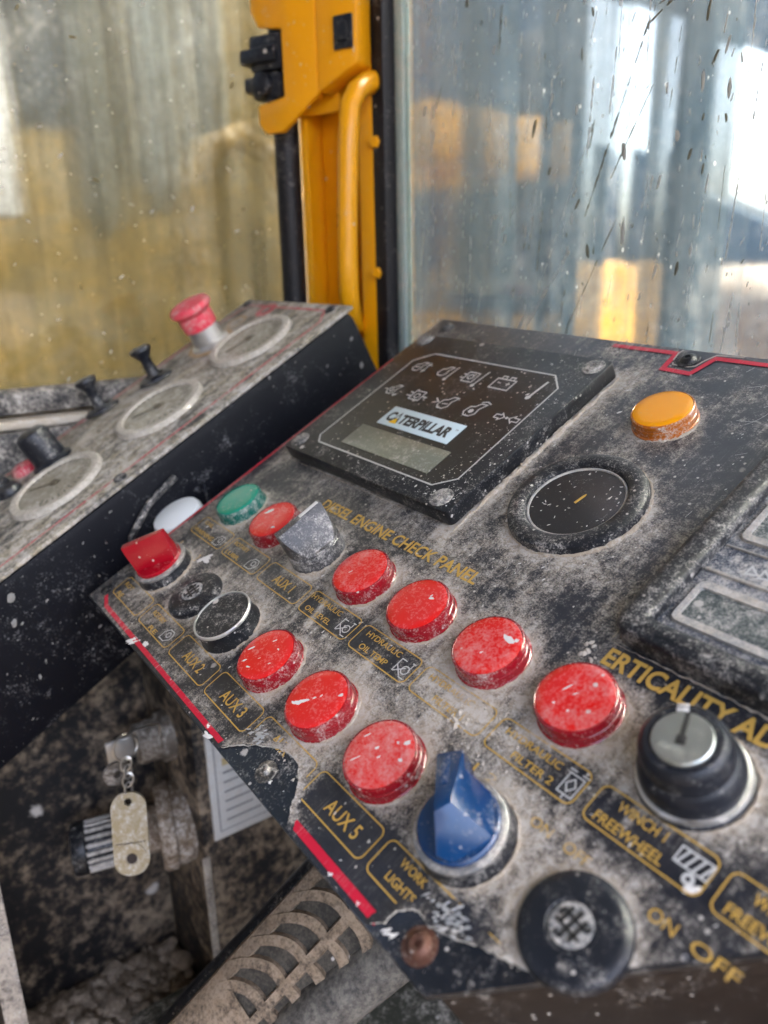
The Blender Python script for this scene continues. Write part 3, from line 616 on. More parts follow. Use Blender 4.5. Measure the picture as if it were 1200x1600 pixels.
def screw_mesh(m,r=5.2,h=1.2): return MB().lathe([(r+1.6,.05),(r+1.4,.5),(r+.2,.55),(r-.1,.2),(r-.5,.9),(r-1.4,h),(1.6,h),(1.5,h-.6),(.01,h-.6)],28).mesh('screw',m)
scm=screw_mesh(dusty('monitor_screw',(.05,.05,.055,1),.45,metal=.5,dust=.5,specks=.4,col=(.42,.40,.37,1)),4.6)
for x,y in ((-247,53.2),(-113,52.2),(-248.5,163.2),(-110,163.0)): link('screw',scm,None,mon_o,(x*.001,y*.001,.0099))

# --- display at the right
dp=MB(); outer=rrect(1,29,135,150,8,6); inner=rrect(12.4,38.8,124,141,1.5,6)
def ringprism(mb,o,i,z0,z1,zi):
    n=len(o); 
    rings=[[(p[0],p[1],z0) for p in o]]
    cx=sum(p[0] for p in o)/n;cy=sum(p[1] for p in o)/n
    def shrink(k,z): 
        q=[]
        for a,b in zip(o,i): q.append((a[0]+(b[0]-a[0])*k,a[1]+(b[1]-a[1])*k,z))
        return q
    rings+=[shrink(0,z1-3),shrink(.10,z1-1),shrink(.28,z1),shrink(.72,z1),shrink(.92,z1-.8),shrink(1,z1-2),shrink(1,zi)]
    vs=[p for r in rings for p in r];fs=[]
    for j in range(len(rings)-1):
        for t in range(n): fs.append([j*n+t,j*n+(t+1)%n,(j+1)*n+(t+1)%n,(j+1)*n+t])
    mb.add(vs,fs)
ringprism(dp,outer,inner,.6,10.5,4)
dpo=dp.build('tilt_display',m_blackhi,panel,angle=50); dpo['label']='thick framed black display module at the right edge'
MB().prism(rrect(3,31,133,148,7,4),-.2,.9).build('gasket',m_rubber,dpo)
MB().box(12,125,38.5,141.5,4,5.4).build('display_face',m_bluefilm,dpo)
def slot(y0,y1):
    b=MB(); o=rrect(15,y0-3,122,y1+3,3,4); i=rrect(18,y0,119,y1,1.6,4); n=len(o)
    vs=[(p[0],p[1],5.5) for p in o]+[(p[0]*.98+1.3,p[1],7.2) for p in o]+[(p[0],p[1],7.0) for p in i]+[(p[0],p[1],5.9) for p in i]; fs=[]
    for j in range(3):
        for t in range(n): fs.append([j*n+t,j*n+(t+1)%n,(j+1)*n+(t+1)%n,(j+1)*n+t])
    b.add(vs,fs); b.build('screen_frame',m_greyfilm,dpo)
    MB().box(17.8,119.2,y0-.2,y1+.2,5.45,5.95).build('screen',m_lcd2,dpo)
slot(46,60); slot(89,106)
MB().box(13.5,123,68.2,69.4,5.45,6.6,.2).box(13.5,123,81.6,82.4,5.45,6.4,.2).build('divider_bar',m_greyfilm,dpo)
tr=MB()
for i in range(7): x=26+i*4.6; tr.ribbon([(x,72.6),(x+3.8,73.6),(x+.4,76.6)],.8,5.55,True)
tr.build('arrow_icon',m_white,dpo,smooth=False)

# --- panel screws
def dome(x,y,r,m,h=2.2,z=-.2):
    return MB().lathe([(r+1.8,0),(r+1.7,.5),(r+.3,.7),(r,.8),(r*.92,h*.65),(r*.6,h),(r*.36,h),(r*.32,h-.9),(.01,h-.9)],30).build('panel_screw',m,panel,(x*.001,y*.001,z*.001))
dome(-71.6,-87.6,3.0,m_steel,2.6); dome(22.3,-88,3.9,m_rust,2.6); dome(-75.5,191.5,4.2,m_black,2.2,.3); dome(-262,191,4.2,m_blackhi,2,.3); dome(-268,-86,2.0,m_black,1.2,.2)
MB().ribbon([(-82,188),(-81,186.4),(-72,186),(-69,187.5),(-67,193),(-64,198),(-50,199.2)],.9,.5).ribbon([(-83,199),(-84,196),(-83,190)],.8,.5).build('sheet_edge',m_tear,panel,smooth=False)

# --- loose grit and flecks lying on the panel
def scatter():
    mb=MB(); fl=MB(); n=0
    hard=[(x,y,16) for x,y,_ in LAMPS]+[(-158,0,17),(-242,-56,17),(-200,-56,17),(-158,-56,17),(10,-56,18),(53,0,18),(53,-56,17),(-57,145,16),(-58,82,32)]
    while n<5200:
        u=random.uniform(-274,100);v=random.uniform(-92,198)
        if (u-33)*.746-(v+96)*.667>-3 or any((u-x)**2+(v-y)**2<r*r for x,y,r in hard): continue
        if -256<u<-101 and 44<v<171: continue
        if u>0 and 28<v<151: continue
        if float(D(np.array([u]),np.array([v]))[0])+random.uniform(-.25,.2)<.52: continue
        n+=1; s=min(.9,random.lognormvariate(-1.55,.5)); a=random.uniform(0,6.28)
        k=[(math.cos(a+i*2.09)*s*random.uniform(.7,1.3)+u,math.sin(a+i*2.09)*s*random.uniform(.7,1.3)+v,.15) for i in range(3)]
        k.append((u,v,.2+s*random.uniform(.5,1.1))); mb.add(k,[[0,1,3],[1,2,3],[2,0,3]])
    g=mb.build('loose_grit',m_crumb,panel,smooth=False); g['kind']='stuff'
    for i in range(620):
        u=random.uniform(-274,110);v=random.uniform(-92,198)
        if (u-33)*.746-(v+96)*.667>-3 or any((u-x)**2+(v-y)**2<r*r for x,y,r in hard): continue
        if (-256<u<-101 and 44<v<171) or (u>0 and 28<v<151): continue
        s=min(2.2,random.lognormvariate(-.75,.55)); fl.blob(u,v,s*1.5,s*.6,random.gauss(1.15,.45),.12,.2,8)
    for (u,v,l,wd,a) in ((-80,61,7,5,1),(-206,-93,12,4,.6),(-196,-90,5,3,.4),(-110,-95,9,3,.3),(-114,-92.6,5,2,.8),(-224,-38,14,5,.6),(-66,-89,2.5,1.4,.6),(66,-52,5,1.5,1),(70,-28,6,3,.9),(12,-92,6,1.6,.8),(-2,-93,3,1,.7),(-17,-93.5,3,1.6,.4)):
        for q in range(5): fl.blob(u+random.gauss(0,l*.16),v+random.gauss(0,wd*.16),l*.6,wd*.6,a+random.gauss(0,.3),.25,.3,10)
    f=fl.build('paint_flecks',m_paint,panel,smooth=False); f['kind']='stuff'
    # specks on the monitor
    fm=MB()
    for i in range(460):
        u=random.uniform(-252,-104);v=48+120*random.random()
        if random.random()<.6: u=-104-abs(random.gauss(0,18)); 
        if random.random()<.4: v=48+abs(random.gauss(0,14))
        s=min(1.8,random.lognormvariate(-.9,.5)); fm.blob(max(u,-252),min(v,167),s*1.5,s*.7,random.gauss(1.1,.5),.1,10.35,7)
    q=fm.build('paint_flecks',m_paint,mon_o,smooth=False); q['kind']='stuff'
    # clods by the lamps
    cl=MB()
    for (u,v,s) in ((-23,-28,3.4),(-26,-29,2.2),(-20,-27,2.0),(-53,-14,1.6),(-98,-18,1.3),(-10,-16,1.4),(-3,20,3),(-4,24,2.2),(0,19,1.6)):
        for q in range(4): cl.blob(u+random.gauss(0,s*.4),v+random.gauss(0,s*.4),s,s*.8,random.uniform(0,3),s*.35,.1,9)
    cl.build('mud_clods',m_crumb,panel)['kind']='stuff'
scatter()
def crust(path,r0,r1,name='mud_crust'):
    mb=MB(); n=len(path); mb.tube([(p[0]+random.uniform(-.4,.4),p[1]+random.uniform(-.4,.4),.15) for p in path],[random.uniform(r0,r1)*(.25+.75*math.sin(math.pi*(i+.5)/n)) for i in range(n)],7)
    return mb.build(name,m_crust,panel)
m_crust=dusty('dried_crust',(.40,.33,.245,1),.95,dust=.45,specks=.2,bump=.6)
crust([(-101.3+.5*math.sin(i*.7),44+i*1.6) for i in range(80)],.9,2.2); crust([(-255+i*2,44.2) for i in range(60)],.1,.5)
crust([(-58+31.6*math.cos(R_(a)),82+31.6*math.sin(R_(a))) for a in range(-120,75,3)],.6,1.5)
crust([(.2,30+i*2) for i in range(50)],.2,.9); crust([(2+i*2,28.4) for i in range(50)],.1,.5)
for x,y,_ in LAMPS+[(-57,145,'a'),(-158,0,0),(-242,-56,0),(10,-56,0),(53,0,0),(-158,-56,0)]:
    r_={(-158,0):15,(10,-56):16.8,(-242,-56):16.6,(53,0):17.2,(53,-56):16.2}.get((x,y),15.3); a0=random.uniform(-120,-40)
    crust([(x+r_*math.cos(R_(a)),y+r_*math.sin(R_(a))) for a in range(int(a0),int(a0+random.uniform(120,240)),6)],.35,1.0)
hl=MB()
for i in range(230):
    u=random.uniform(-270,95);v=random.uniform(-88,196)
    if (-258<u<-98 and 42<v<173) or (u>-3 and 26<v<152) or (u-33)*.746-(v+96)*.667>-22: continue
    if any(math.hypot(u-x,v-y)<30 for x,y,_ in LAMPS) or math.hypot(u+58,v-82)<46 or (v<12 and random.random()<.6): continue
    a=random.gauss(1.05,.6); L=random.lognormvariate(2.0,.6); k=random.gauss(0,.012); P=[]; x,y=u,v
    for q in range(8): P.append((x,y)); x+=L/8*math.cos(a); y+=L/8*math.sin(a); a+=k*L
    if any((-258<p[0]<-98 and 42<p[1]<173) or math.hypot(p[0]+58,p[1]-82)<33 or (p[0]>-2 and 27<p[1]<151) or any(math.hypot(p[0]-x,p[1]-y)<16 for x,y,_ in LAMPS) for p in P): continue
    hl.ribbon(P,random.uniform(.10,.28),.3)
hl.build('scratches',plain('scratch_white',(.42,.41,.39,1),.8),panel,smooth=False)['kind']='stuff'

# ============================================================ GAUGE CONSOLE (local mm, x across, y up the slope)
m_cbox=dusty('console_paint',(.003,.0035,.006,1),.5,spec=.12,dust=.08,specks=.55,size=1.6,col=(.20,.20,.20,1),colw=(.30,.30,.30,1),bump=.2)
m_ctop=dusty('console_top',(.035,.037,.036,1),.5,dust=.57,specks=.3,size=3.0,col=(.46,.40,.28,1),streak=((120,22,40),4,.30))
m_dialf=dusty('gauge_dial',(.24,.22,.155,1),.3,dust=.5,specks=.2,size=1.5,col=(.28,.25,.175,1),coat=.3)
m_bez=dusty('gauge_bezel',(.42,.40,.36,1),.4,metal=.7,dust=.72,specks=.2,col=(.40,.36,.28,1))
m_redb=dusty('mushroom_red',(.72,.04,.075,1),.5,dust=.40,specks=.5,col=(.72,.36,.36,1),size=2,maxd=.7)
MB().box(-82,62,-260,140,-100,-3,6).build('console_body',m_cbox,con)
MB().box(-84,63,-261,141,-3,0,1.2).build('top_plate',m_ctop,con)
m_cred=dusty('console_red_print',(.50,.015,.05,1),.4,dust=.42,specks=.3,size=1.5)
MB().ribbon([(51,-230),(51,118),(46,124),(40,132),(-70,132)],2.2,.12).ribbon([(-78,-240),(-78,100),(-70,132)],2,.12).build('red_stripe',m_cred,con,smooth=False)
MB().ribbon(circ(-36,127,7,16),5,.12,True).build('red_mark',m_cred,con,smooth=False)
m_need=plain('needle_brown',(.09,.075,.05,1),.6)
for y in (-86,0,86):
    gz=MB().lathe([(34,0),(33.8,1.4),(32.6,3.2),(30.0,3.7),(27.6,3.2),(27.0,1.7)],56).build('pressure_gauge',m_bez,con,(0,y*.001,0)); gz['label']={-86:'nearest of the three dusty pressure gauges',0:'middle one of the three dusty pressure gauges',86:'farthest of the three dusty pressure gauges'}[y]
    MB().lathe([(28.6,1.9),(15,2.1),(.01,2.2)],48).build('gauge_dial',m_dialf,gz)
    MB().prism([(-1,-5),(1,-5),(.4,20),(-.4,20)],2.9,3.3).lathe([(3,2.7),(3,3.8),(.01,4)],16).build('needle',m_need,gz,rot=(0,0,R_(150+y*.2)))
    mb=MB(); 
    for i in range(26):
        a=R_(-45+270*i/25); r0=21 if i%5 else 19
        mb.ribbon([(r0*math.cos(a),r0*math.sin(a)),(25*math.cos(a),25*math.sin(a))],.7,2.85)
    mb.build('gauge_scale',m_ink,gz,smooth=False)
es=MB().lathe([(15.5,0),(15.5,2),(12.5,3.5),(12.2,16),(13,17)],36).build('emergency_button',m_chrome,con,(-.048,.077,0)); es['label']='red mushroom emergency button on a steel collar'
MB().lathe([(11,15),(13.2,16),(13.6,25),(12.5,27)],36).lathe([(11.5,25.5),(14.5,28.5),(16.6,31),(16.6,33),(15.2,35),(10,36.2),(.01,36.6)],36).build('mushroom_cap',m_redb,es)
m_ring=dusty('tan_ring',(.42,.28,.14,1),.7,dust=.4,specks=.2)
MB().lathe([(20,.1),(20,.7),(13,.7),(13,.1)],36).build('button_plate',m_ring,es)
MB().ribbon(circ(-55,108,8,20),3.2,.15,True).build('ring_print',m_ring,con,smooth=False)
for x,y,lean in ((-57,27,8),(-72,-17,10)):
    t=MB().lathe([(14,0),(13.5,1.5),(10,3.5),(8,4)],28).lathe([(5.2,3),(4.4,8),(4.2,17),(6.2,20),(8.6,23.5),(8.2,25.5),(6,26.6),(.01,27)],24).build('control_knob',m_rubber,con,(x*.001,y*.001,0),(R_(-6),R_(-lean),0))
MB().lathe([(15,0),(15,2),(12,4),(11.5,22),(10.5,25),(8,26.5),(.01,27)],32).build('round_switch',m_rubber,con,(-.042,-.073,0),(0,R_(-8),0))
for i,(x,y,m) in enumerate(((-62,-90,m_cred),(-44,-108,m_rubber),(-68,-110,m_rubber))):
    MB().lathe([(9,0),(9,2),(7,5),(.01,6)],24).build('small_button',m,con,(x*.001,y*.001,0))
for x,y in ((46,133),(-74,133),(56,-60)): MB().lathe([(4.4,0),(4.2,1.4),(2.6,2.2),(.01,2.2)],16).build('console_screw',m_blackhi,con,(x*.001,y*.001,0))
# splashes on the dark side
mb=MB(); SM=Matrix(((0,0,1,62),(1,0,0,0),(0,1,0,0),(0,0,0,1)))
for i in range(200):
    y=random.uniform(-230,135) if random.random()<.4 else random.uniform(-230,-60); z=random.uniform(-96,-6)
    s=min(2.2,random.lognormvariate(-.5,.6)); mb.blob(y,z,s*1.7,s*.8,random.gauss(.6,.5),.3,.1,8,SM)
for y,z,s in ((129,-20,3),(127,-41,4),(58,-5,2.5),(-152,-15,5),(-160,-28,4)): mb.blob(y,z,s*1.3,s,1,.6,.1,9,SM)
q=mb.build('mud_splashes',plain('grey_splash',(.20,.195,.18,1),.8),con,smooth=False); q['kind']='stuff'
# white lamp on a bracket between console and panel
sl=MB().box(62,80,-70,-30,-56,-50,1).box(66,94,-76,-72,-58,-44,.8).lathe([(17.5,-52),(17.5,-38),(16,-37)],32,Matrix.Translation((79,-50,0))).build('side_lamp',m_black,con)
sl['label']='white capped lamp on the console side'
MB().lathe([(16.4,-37),(16.6,-33.5),(15.4,-30.5),(10,-29.0),(.01,-28.7)],40,Matrix.Translation((79,-50,0))).build('lamp_cap',plain('white_cap',(.80,.84,.84,1),.35,0,.2),sl)
MB().tube([(62,-20,-34),(70,-24,-36),(80,-30,-40),(90,-38,-48)],.8,8).build('wire',m_rubber,sl)
MB().tube([(64,-86,-44),(67,-78,-30),(67,-58,-20),(66,-34,-17)],2.2,8).build('cable',m_blackhi,sl)

# ============================================================ RECESS BELOW, FLOOR, WALLS (metres)
def wobj(mb,name,mat,label=None,cat=None,kind=None,parent=None,group=None,**k):
    o=mb.build(name,mat,parent,**k); return tag(o,label,cat,group,kind)
m_wall=dusty('dirty_black_wall',(.010,.009,.008,1),.6,dust=.36,specks=.3,size=6,col=(.20,.145,.095,1),colw=(.28,.225,.165,1),soft=.5)
m_wall2=dusty('mud_caked_wall',(.009,.009,.010,1),.6,dust=.36,specks=.5,size=9,col=(.25,.18,.115,1),colw=(.33,.26,.18,1),soft=.30,bump=.5)
m_mud=dusty('dry_mud_floor',(.12,.095,.07,1),.9,dust=.5,specks=.3,size=2.5,col=(.30,.24,.175,1),colw=(.36,.30,.23,1),bump=.6)
m_edge=dusty('worn_edge',(.38,.34,.28,1),.7,dust=.35,specks=.4,size=1.2,base2=(.06,.05,.045,1))
U=lambda:MB(1.0)
wobj(U().box(-.415,-.40,-.9,.30,0,.74,.002),'wall_recess',m_wall2,kind='structure')
wobj(U().box(-.40,-.302,-.025,.19,0,.70,.003),'wall_column',m_wall2,kind='structure')
wobj(U().box(-.398,-.302,-.168,-.156,.02,.66,.002),'wall_side_plate',m_wall,kind='structure')
wobj(U().box(-.3015,-.2995,-.1685,-.1555,.30,.645,.0006),'worn_trim',m_edge,'pale worn steel edge at the left of the dark recess','trim')
wobj(U().box(-.3015,-.2990,-.0275,-.0215,.30,.535,.0008),'corner_trim',m_edge,'pale worn corner strip below the paper notice','trim')
wobj(U().box(-.3995,-.30,-.155,-.026,.30,.385,.004),'ledge',m_mud,kind='structure')
wobj(U().box(-.9,.9,-1.2,.40,-.05,0),'floor',m_mud,kind='structure')
# clods on the ledge
mb=U()
for i in range(420):
    x=random.uniform(-.395,-.303);y=random.uniform(-.153,-.03);s=min(.010,.0028*random.lognormvariate(0,.55))
    a=random.uniform(0,6.28); bmx=bmesh.new(); bmesh.ops.create_icosphere(bmx,subdivisions=2,radius=s)
    for v in bmx.verts: v.co*=1+.55*(mnoise.noise(v.co*(1.1/s)+Vector((i*3.1,0,0)))); v.co.z*=.7
    mb._bm(bmx,Matrix.Translation((x,y,.386+s*.3)))
wobj(mb,'dirt_clods',m_mud,kind='stuff',smooth=True,label='dry dirt clods lying in the recess',cat='dirt')
# sills at the left window
m_sill=dusty('dusty_rail',(.03,.03,.032,1),.5,dust=.42,specks=.4,size=3,col=(.26,.235,.20,1))
m_cream=dusty('cream_edge',(.46,.41,.32,1),.7,dust=.5,specks=.2,size=3)
wobj(U().box(-.497,-.475,-.9,.16,.842,.862,.008),'window_rail',m_sill,'dusty black rail along the foot of the left window','rail')
wobj(U().box(-.497,-.466,-.9,.16,.834,.8405,.002),'cream_strip',m_cream,'cream dust caked strip below the window rail','strip')
wobj(U().box(-.52,-.462,-.9,.17,0,.833,.003),'wall_left',m_sill,kind='structure')
wobj(U().box(-.46,.9,.235,.25,0,.80,.003),'wall_front',m_wall,kind='structure')

m_roof=dusty('roof_lining',(.10,.10,.095,1),.8,dust=.3,specks=0,size=10,col=(.2,.19,.17,1))
wobj(U().box(-.55,1.0,-1.25,.27,1.80,1.86,.01),'unseen_roof',m_roof,kind='structure')  # out of view, added to block sky light from above
wobj(U().box(-.55,1.0,-1.25,-1.2,0,1.79,.01),'unseen_wall_rear',m_roof,kind='structure')  # out of view, added to keep sky light off from behind
wobj(U().box(.95,1.0,-1.19,.20,0,.80,.01),'unseen_wall_right',m_roof,kind='structure')  # out of view, low wall added to cut sky light from the right

# isolator switch on the column wall
def mk_iso():
    ax=Vector(RWcol(-.93,.14,-.34)); M=frame_to((-.343,-.028,.541),ax)
    r=empty('isolator_switch',M); tag(r,'dust brown isolator switch with ribbed black knob beside the hanging tag','isolator switch')
    m_tan=dusty('tan_metal',(.12,.085,.055,1),.6,dust=.45,specks=.3,size=2,col=(.34,.26,.175,1)); 
    MB().lathe([(20,-30),(28,-14),(31,0),(31,3),(33,5),(33,12),(31,15),(25,15),(24,11),(18,11)],48).build('flange',m_tan,r)
    MB().box(-35,-27,-1.2,1.2,4,13).build('flange_notch',m_ink,r,rot=(0,0,R_(70)))
    MB().lathe([(17,8),(17.5,11),(17.5,26),(15,28),(14,34)],36).build('barrel',m_tan,r)
    kb=MB(); kb.lathe([(14,32),(16.6,33),(17,35),(17,65),(19.2,67),(19.4,73),(17.5,76),(11,77),(10.4,75.5)],40)
    ko=kb.build('ribbed_knob',m_black,r)
    rb=MB()
    for i in range(20):
        a=2*math.pi*i/20; rb.box(-1.2,1.2,16.6,18.8,35.5,66,.5,Matrix.Rotation(a,4,'Z'))
    rb.build('knob_rib',dusty('rib_edge',(.05,.05,.05,1),.4,dust=.65,specks=.2,col=(.46,.43,.38,1)),ko)
    MB().lathe([(10.4,75.2),(6,75.6),(.01,75.6)],28).build('knob_disc',dusty('knob_end',(.30,.22,.17,1),.6,dust=.4,specks=.5),ko)
def RWcol(a,b,c): return tuple(RW[0][i]*a+RW[1][i]*b+RW[2][i]*c for i in range(3))
mk_iso()
# ignition lock and hanging key tag
def at(px,py,d):
    x,y=(px-600)/1209.27*d,(py-800)/1209.27*d; r=RWcol(x,y,d); return Vector((CAMP.x+r[0],CAMP.y+r[1],CAMP.z+r[2]))
lk=empty('ignition_lock',frame_to((-.352,-.026,.6125),RWcol(-.86,.2,-.45)))
tag(lk,'small tan ignition lock holding the key above the isolator','lock')
m_tan2=dusty('lock_metal',(.12,.10,.08,1),.5,metal=.4,dust=.42,specks=.3,size=2,col=(.26,.22,.17,1))
MB().lathe([(19,-25),(19,6),(16,8),(15,22),(13,24),(.01,24)],32).build('lock_barrel',m_tan2,lk)
MB().box(-1.2,1.2,-9,9,24,44,1).build('key_blade',m_chrome,lk)
kt=empty('key_tag',Matrix.Translation((-.262,-.085,.66))); tag(kt,'worn cream plastic key tag hanging on a ring and short chain','key tag')
def inv(p): return (p-Vector((-.262,-.085,.66)))*1000
m_ringm=plain('ring_steel',(.50,.48,.44,1),.3,.9)
def ring3(c,r,nrm,th):
    M=frame_to(inv(c),nrm); return [M@Vector((r*math.cos(2*math.pi*i/28),r*math.sin(2*math.pi*i/28),0)) for i in range(28)],th
key_end=at(247,1133,.545); 
p,t=ring3(at(196,1168,.505),8.6,RWcol(.75,.0,-.66),.9); mb=MB().tube(p,t,8,closed=True)
mb.tube([inv(at(198,1148,.505)),inv(at(208,1141,.51)),inv(at(232,1133,.53)),inv(at(247,1131,.545)),inv(at(251,1142,.548)),inv(at(248,1155,.548))],.9,8)
mb.build('key_ring',m_ringm,kt)
mb=MB()
for i,(px,py) in enumerate(((197,1194),(200,1206),(200,1219),(201,1233))):
    M=frame_to(inv(at(px,py,.502)),RWcol(.9,.1,-.4) if i%2 else RWcol(.1,.1,-1))
    mb.tube([M@Vector((3.2*math.cos(2*math.pi*k/16),5.0*math.sin(2*math.pi*k/16),0)) for k in range(16)],.75,6,closed=True)
mb.build('chain',m_ringm,kt)
MB().lathe([(9,-1),(9,1),(7,1.4),(2.5,1.4),(2.5,-1)],24,frame_to(inv(at(183,1208,.515)),RWcol(.5,.3,-.8))).build('key_head',m_tan2,kt)
# tag plate: local x across, y along
c0=at(199,1238,.50);c1=at(209,1366,.497); yax=(c0-c1).normalized(); nz=Vector(RWcol(.12,-.1,-1)); TM=frame_to(inv((c0+c1)/2),nz,yax.cross(nz)); hl=(c0-c1).length*500
m_tagm=dusty('cream_tag',(.30,.235,.12,1),.45,dust=.40,specks=.5,size=1.6,col=(.36,.29,.19,1),coat=.2)
out=rrect(-11.2,-hl,11.2,hl,10,8)
def plate_hole(mb,o,holes,z0,z1,M):
    bm=bmesh.new()
    def loop(pts): 
        vs=[bm.verts.new((x,y,0)) for x,y in pts]; return [bm.edges.new((vs[i],vs[(i+1)%len(vs)])) for i in range(len(vs))]
    ed=loop(o)
    for h in holes: ed+=loop(h)
    bmesh.ops.triangle_fill(bm,use_beauty=True,edges=ed)
    r=bmesh.ops.extrude_face_region(bm,geom=list(bm.faces)); 
    for g in r['geom']:
        if isinstance(g,bmesh.types.BMVert): g.co.z=z1
    for v in bm.verts:
        if v.co.z==0: v.co.z=z0
    bmesh.ops.recalc_face_normals(bm,faces=bm.faces); mb._bm(bm,M)
mb=MB(); plate_hole(mb,out,[circ(0,hl-6,2.4,16)],-1.4,1.4,TM); tg=mb.build('tag_plate',m_tagm,kt)
MB().lathe([(9.6,1.4),(9.6,2.2),(4,2.2),(3.4,1.6)],28,TM@Matrix.Translation((0,-hl+10.5,0))).build('tag_eyelet',m_tagm,kt)
MB().lathe([(3.3,1.5),(.01,1.5)],20,TM@Matrix.Translation((0,-hl+10.5,0))).box(-9.5,9.5,-hl+20,-hl+20.5,1.35,1.55,0,TM).build('tag_hole',plain('dark_hole',(.03,.02,.015,1),.8),kt)

# paper notice on the column
m_paper=dusty('paper',(.60,.60,.57,1),.7,dust=.36,specks=.4,size=2.5,col=(.42,.40,.36,1))
NO=Vector((-.2990,-.0165,.546)); nb=U()
nb.box(-.3018,-.2992,-.0165,.075,.546,.640,.0002); no=nb.build('paper_notice',m_paper); tag(no,'small white printed notice stuck on the dark column','notice')
nb=U(); NM=Matrix(((0,0,1,-.2990),(1,0,0,0),(0,1,0,0),(0,0,0,1)))
for i in range(9):
    z=.560+i*.008; nb.ribbon([(-.006,z),(.012+.02*random.random(),z)],.0016,0,M=NM)
nb.ribbon([(-.0115,.552),(-.0115,.636)],.0008,0,M=NM); nb.ribbon([(-.0115,.5525),(.07,.5525)],.0008,0,M=NM); nb.ribbon([(.028,.5525),(.028,.636)],.0008,0,M=NM)
nb.build('notice_print',plain('grey_print',(.22,.22,.22,1),.8),no,smooth=False)
nb=U().box(-.2991,-.2988,-.006,.004,.606,.612); nb.build('notice_mark',plain('tan_print',(.5,.4,.2,1),.8),no)

# foot pedal: curved cover with fishbone ribs
pd0=at(392,1600,.425);pd1=at(575,1400,.425)
ya=(pd1-pd0).normalized(); na=(CAMP-(pd0+pd1)/2); na=(na-ya*na.dot(ya)).normalized(); xa=ya.cross(na)
PMx=Matrix(((xa.x,ya.x,na.x,0),(xa.y,ya.y,na.y,0),(xa.z,ya.z,na.z,0),(0,0,0,1))); PMx.translation=(pd0+pd1)/2
pr=empty('foot_pedal',PMx); tag(pr,'dust caked tan pedal cover with fishbone ribs below the panel','pedal')
m_ped=dusty('pedal_rubber',(.05,.04,.03,1),.7,dust=.62,specks=.5,size=2.2,col=(.31,.225,.145,1),colw=(.37,.285,.20,1),soft=.35,bump=.4)
m_pedd=dusty('pedal_dark',(.030,.027,.022,1),.7,dust=.42,specks=.2,size=2,col=(.11,.092,.068,1),colw=(.15,.13,.10,1),soft=.5)
HW=31
def arch(x): return 17*math.sqrt(max(0,1-(x/(HW+3))**2))
def strip(mb,y0,y1,dz,thk=0,x0=-HW,x1=HW,n=20):
    vs=[];fs=[]
    for i in range(n+1):
        x=x0+(x1-x0)*i/n
        for y in (y0,y1): vs.append((x,y,arch(x)+dz))
    for i in range(n): fs.append([2*i,2*i+2,2*i+3,2*i+1])
    mb.add(vs,fs)
mb=MB(); strip(mb,-130,190,-2.2,x0=-HW-1,x1=HW+1); mb.box(-HW,HW,-130,190,-16,1,1); mb.build('pedal_core',m_pedd,pr)
mb=MB()
def bow(x0,y0,x1,y1,x2,y2,wd,h,n=12):
    P=[];
    for i in range(n+1):
        t=i/n; x=(1-t)**2*x0+2*t*(1-t)*x1+t*t*x2; y=(1-t)**2*y0+2*t*(1-t)*y1+t*t*y2; P.append((x,y))
    vs=[];fs=[]
    for i,(x,y) in enumerate(P):
        a=P[max(i-1,0)];b=P[min(i+1,n)];d=Vector((b[0]-a[0],b[1]-a[1],0)).normalized();nn=Vector((-d.y,d.x,0)); k=wd*(1-.45*abs(i/n-.3))
        for sgn,zz in ((-1,-4),(-.75,h),(.75,h),(1,-4)):
            q=Vector((x,y,0))+nn*(sgn*k/2); vs.append((q.x,q.y,arch(q.x)+zz))
    for i in range(n):
        for j in range(3): fs.append([i*4+j,i*4+j+1,(i+1)*4+j+1,(i+1)*4+j])
    mb.add(vs,fs)
for i in range(13):
    y=-34+i*16.5
    for sx in (1,-1): bow(0,y+6,sx*17,y+12,sx*(HW-1),y-16,8.0,1.0)
bow(0,-40,0,60,0,190,7,1.2,30)
for sx in (1,-1): bow(sx*(HW-3),-125,sx*(HW-3),30,sx*(HW-3),190,10,.7,30)
mb.build('pedal_rib',m_ped,pr)
mb=MB(); strip(mb,-130,-36,1.0); mb.build('pedal_pad',m_ped,pr)
tb=MB(); 
for (x,w_) in ((-14,9),(-2,9)):
    pass
wobj(U().tube([at(250,1625,.47),at(320,1545,.47),at(420,1440,.47),at(520,1330,.475)],.0085,14),'black_hose',m_rubber,'black hose lying left of the tan pedal','hose')
wobj(U().tube([at(440,1640,.41),at(500,1580,.41),at(600,1500,.413),at(700,1420,.418)],.0155,16),'dusty_tube',dusty('dusty_tube_skin',(.03,.03,.03,1),.6,dust=.44,specks=.3,size=3.5,col=(.20,.175,.14,1),colw=(.25,.23,.19,1),soft=.5),'grey dust smeared tube right of the tan pedal','tube')
wobj(U().box(-.29,.10,-.10,.20,.36,.45,.01),'floor_box',dusty('olive_box',(.045,.047,.036,1),.6,dust=.32,specks=.4,size=3,col=(.15,.14,.11,1)),'olive dark box on the cab floor behind the pedal','box')

